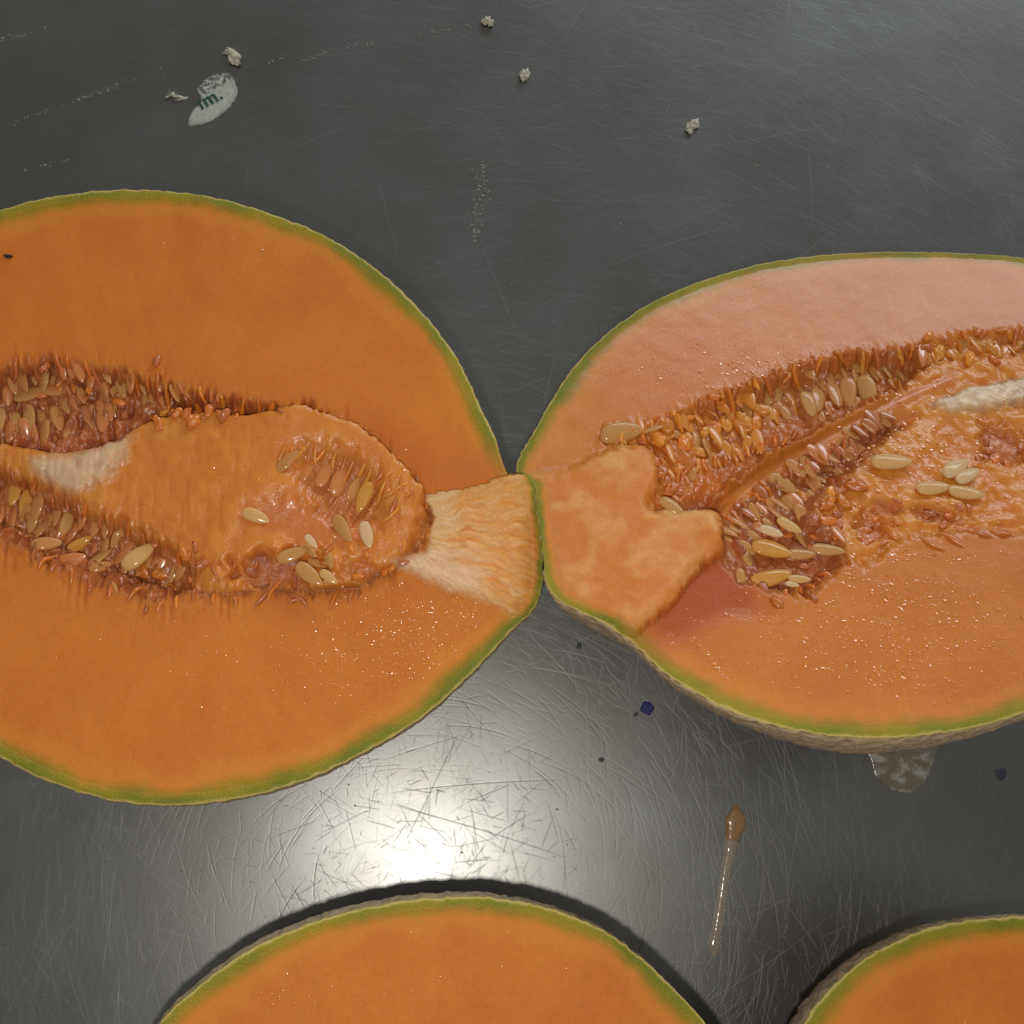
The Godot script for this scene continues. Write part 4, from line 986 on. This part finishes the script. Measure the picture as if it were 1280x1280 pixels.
func residue_colour(p: Vector2, _k: float) -> Vector3:
	var w := n_mid.get_noise_2d(p.x * 0.55 + 0.9 * n_mid.get_noise_2d(p.x, p.y) + 3.0, p.y * 0.9) + 0.25 * n_fine.get_noise_2d(p.x, p.y)
	return Vector3(0.17, 0.145, 0.11).lerp(Vector3(0.40, 0.385, 0.345), 0.9 * smoothstep(-0.1, 0.35, w))

func ink_colour(_p: Vector2, _k: float) -> Vector3: return Vector3.ONE

func crumb(at: Vector2, size: Vector3, deg: float, seed_: int, label: String, called := "crumb"):
	var st := SurfaceTool.new(); st.begin(Mesh.PRIMITIVE_TRIANGLES)
	for i in 3:
		var b := Basis(Vector3.UP, -deg_to_rad(deg) + 0.5 * i).scaled_local(size * [0.0008, 0.0006, 0.0005][i])
		st.append_from(lump_mesh(seed_ + i * 3, 1.5), 0, Transform3D(b, Vector3([0.0, 0.3, -0.32][i] * size.x, size.y * 0.35, [0.0, 0.22, 0.15][i] * size.z).rotated(Vector3.UP, -deg_to_rad(deg)) * 0.001))
	var o := part(called, st.commit(), M.crumb, self, Transform3D(Basis(), Vector3(at.x, 0, at.y) * 0.001))
	tag(o, label, "crumb", "crumbs on the steel table")

func small_things():
	which = ""
	crumb(Vector2(-60.3, -220.1), Vector3(5.6, 2.0, 2.6), 55.0, 1, "elongated whitish crumb just above the torn paper sticker")
	crumb(Vector2(14.3, -235.3), Vector3(3.0, 2.0, 2.8), 10.0, 2, "small round pale crumb at the top edge of the view, centre")
	crumb(Vector2(25.3, -217.6), Vector3(2.6, 2.0, 3.0), 80.0, 3, "small pale crumb alone on dark steel below the topmost crumb")
	crumb(Vector2(74.7, -202.8), Vector3(4.2, 1.6, 2.8), -55.0, 5, "hooked pale crumb on dark steel above the right melon half")
	crumb(Vector2(-76.0, -206.5), Vector3(5.5, 0.7, 1.3), 14.0, 6, "thin pale sliver of paper lying left of the sticker", "paper_sliver")
	# torn paper sticker with a rest of green print
	var pts := [Vector2(-71.8, -197.3), Vector2(-71.2, -201.7), Vector2(-68.6, -205.5), Vector2(-70.2, -209.1), Vector2(-67.7, -212.8), Vector2(-63.9, -214.6), Vector2(-60.9, -214.5), Vector2(-59.4, -211.6), Vector2(-58.5, -208.5), Vector2(-60.3, -204.2), Vector2(-63.1, -201.0), Vector2(-66.9, -198.3)]
	var root := thing("sticker", "torn whitish paper sticker with a remnant of dark green print", "sticker", middle(pts))
	part("paper", patch(pts, 0.16, 14, sticker_colour), M.paper, root)
	var f := SystemFont.new(); f.font_names = PackedStringArray(["Droid Sans"]); f.font_weight = 700
	var tm := TextMesh.new(); tm.text = "ım."; tm.font = f; tm.font_size = 32; tm.pixel_size = 0.00016; tm.depth = 0.0001
	var at: Vector2 = Vector2(-66.4, -205.8)
	var o := part("print", tm, M.print, root, Transform3D(Basis(Vector3.UP, 0.58) * Basis(Vector3.RIGHT, -PI / 2), Vector3(at.x * 0.001 - root.position.x, 0.00034, at.y * 0.001 - root.position.z)))
	o.set_meta("label", "dark green letters")
	# wet torn film under the right melon half
	pts = [Vector2(115.5, -23.6), Vector2(115.8, -18.4), Vector2(117.0, -13.9), Vector2(120.0, -11.2), Vector2(124.1, -10.0), Vector2(128.1, -11.0), Vector2(131.0, -14.7), Vector2(133.1, -19.5), Vector2(133.9, -23.7), Vector2(125.4, -25.7)]
	o = part("torn_film", patch(pts, 0.22, 16, residue_colour), wet("wet brown film", Color.WHITE, 0.22, 0.0, 0.0, 0.6, true), self, Transform3D(Basis(), middle(pts)))
	tag(o, "wet brown and whitish torn film sticking out from under the right melon half", "film")
	# ink
	for a in [[Vector2(57.0, -31.8), 1.9, "ink", "largest deep blue ink spot, below the right melon's hinge end"], [Vector2(39.3, -47.8), 0.9, "ink_dark", "small dark blue grey spot between the two upper melon halves"], [Vector2(44.7, -18.1), 0.75, "ink_dark", "tiny dark spot left of and below the large blue ink spot"], [Vector2(150.4, -15.0), 1.7, "ink_dark", "faint dark blue spot at the right edge of the view"], [Vector2(54.0, -29.9), 0.6, "ink_dark", "tiny blue grey dot touching the large blue ink spot's left side"]]:
		var ring := []
		for i in 9: ring.append(a[0] + Vector2.from_angle(i * TAU / 9) * a[1] * rng.randf_range(0.7, 1.15))
		o = part("ink_spot", patch(ring, 0.06, 3, ink_colour), M[a[2]], self, Transform3D(Basis(), middle(ring)))
		tag(o, a[3], "ink spot", "blue ink spots on the steel table")
	drip()
	smear()
	dust()

func drip():
	var line := spline([Vector2(79.3, -6.9), Vector2(79.4, -5.1), Vector2(79.1, -2.1), Vector2(78.3, 0.9), Vector2(77.4, 4.3), Vector2(76.3, 8.8), Vector2(75.3, 13.7), Vector2(74.3, 18.6), Vector2(73.3, 23.4), Vector2(72.5, 27.2), Vector2(72.2, 30.3)], false, 10)
	var wide := [0.1, 1.5, 2.8, 2.1, 1.5, 1.3, 1.25, 1.15, 1.2, 1.15, 1.6, 0.3]
	var root := thing("juice_drip", "long thin drip of melon juice with a brownish pointed head on the steel", "drip", Vector3(line[0].x, 0, line[0].y) * 0.001)
	for piece in [["head", 0, 34, M.pulp_juice], ["tail", 33, line.size() - 1, M.juice]]:
		var st := SurfaceTool.new(); st.begin(Mesh.PRIMITIVE_TRIANGLES); st.set_smooth_group(0)
		var cols := 20
		var rows := 0
		for i in range(piece[1], piece[2] + 1):
			var t := i / float(line.size() - 1) * (wide.size() - 1)
			var w: float = lerpf(wide[int(t)], wide[mini(int(t) + 1, wide.size() - 1)], t - int(t)) * (1.0 + 0.08 * n_mid.get_noise_1d(i * 2.0))
			if piece[0] == "head" and i > 33: w *= 0.6
			if i == line.size() - 1: w *= 0.1
			var dir: Vector2 = (line[mini(i + 1, line.size() - 1)] - line[maxi(i - 1, 0)]).normalized().orthogonal()
			for j in cols:
				var a := TAU * j / cols
				var p: Vector2 = line[i] + dir * cos(a) * w
				st.add_vertex(Vector3(p.x, (0.62 * minf(w, 1.4) if sin(a) > 0 else 0.02) * sin(a) + 0.05, p.y) * 0.001 - root.position)
			rows += 1
		for i in rows - 1:
			for j in cols:
				var p := i * cols + j; var q := i * cols + (j + 1) % cols
				for k in [p, p + cols, q + cols, p, q + cols, q]: st.add_index(k)
		st.generate_normals()
		part(piece[0], st.commit(), piece[3], root)

func flakes(called: String, spots: Array, most: float, label: String, category: String):
	var mm := MultiMesh.new(); mm.transform_format = MultiMesh.TRANSFORM_3D; mm.mesh = lump_mesh(7, 1.2); mm.instance_count = spots.size()
	for i in spots.size():
		var k := most * (0.3 + 0.7 * pow(rng.randf(), 2.5)) * 0.001
		mm.set_instance_transform(i, Transform3D(Basis(Vector3.UP, rng.randf() * TAU).scaled_local(Vector3(k * rng.randf_range(1.0, 2.4), k * 0.35, k)), Vector3(spots[i].x, 0.05, spots[i].y) * 0.001))
	var o := MultiMeshInstance3D.new(); o.name = numbered(called); o.multimesh = mm; o.material_override = M.dust
	add_child(o, true); o.set_meta("kind", "stuff"); tag(o, label, category)

func smear():
	var spots := []
	var a: Vector2 = Vector2(12.9, -188.7)
	var b: Vector2 = Vector2(11.0, -164.0)
	for i in 160:
		var t := pow(rng.randf(), 0.9)
		spots.append(a.lerp(b, t) + Vector2(rng.randfn(0, 1.3 * (1.1 - 0.7 * t)), rng.randfn(0, 0.6)))
	flakes("dried_smear", spots, 0.5, "short vertical smear of dried grey residue on dark steel between the melons", "residue")

func dust():
	var spots := []
	for run in [[Vector2(-124.7, -194.4), Vector2(-80.1, -216.0), 60], [Vector2(-105.3, -203.7), Vector2(-92.2, -209.2), 40], [Vector2(-51.4, -218.8), Vector2(11.9, -234.7), 70], [Vector2(-39.8, -219.9), Vector2(-32.9, -222.9), 30], [Vector2(-127.4, -222.4), Vector2(-114.2, -227.2), 30], [Vector2(-127.5, -223.4), Vector2(-123.0, -224.4), 20], [Vector2(-116.7, -180.9), Vector2(-103.8, -185.6), 24]]:
		for i in run[2]: spots.append(run[0].lerp(run[1], rng.randf()) + Vector2(rng.randfn(0, 0.35), rng.randfn(0, 0.35)))
	for i in 160: spots.append(Vector2(rng.randf_range(-170, 200), rng.randf_range(-240, 60)))
	flakes("dust", spots, 0.42, "fine pale dust and dried specks scattered in streaks over the steel", "dust")
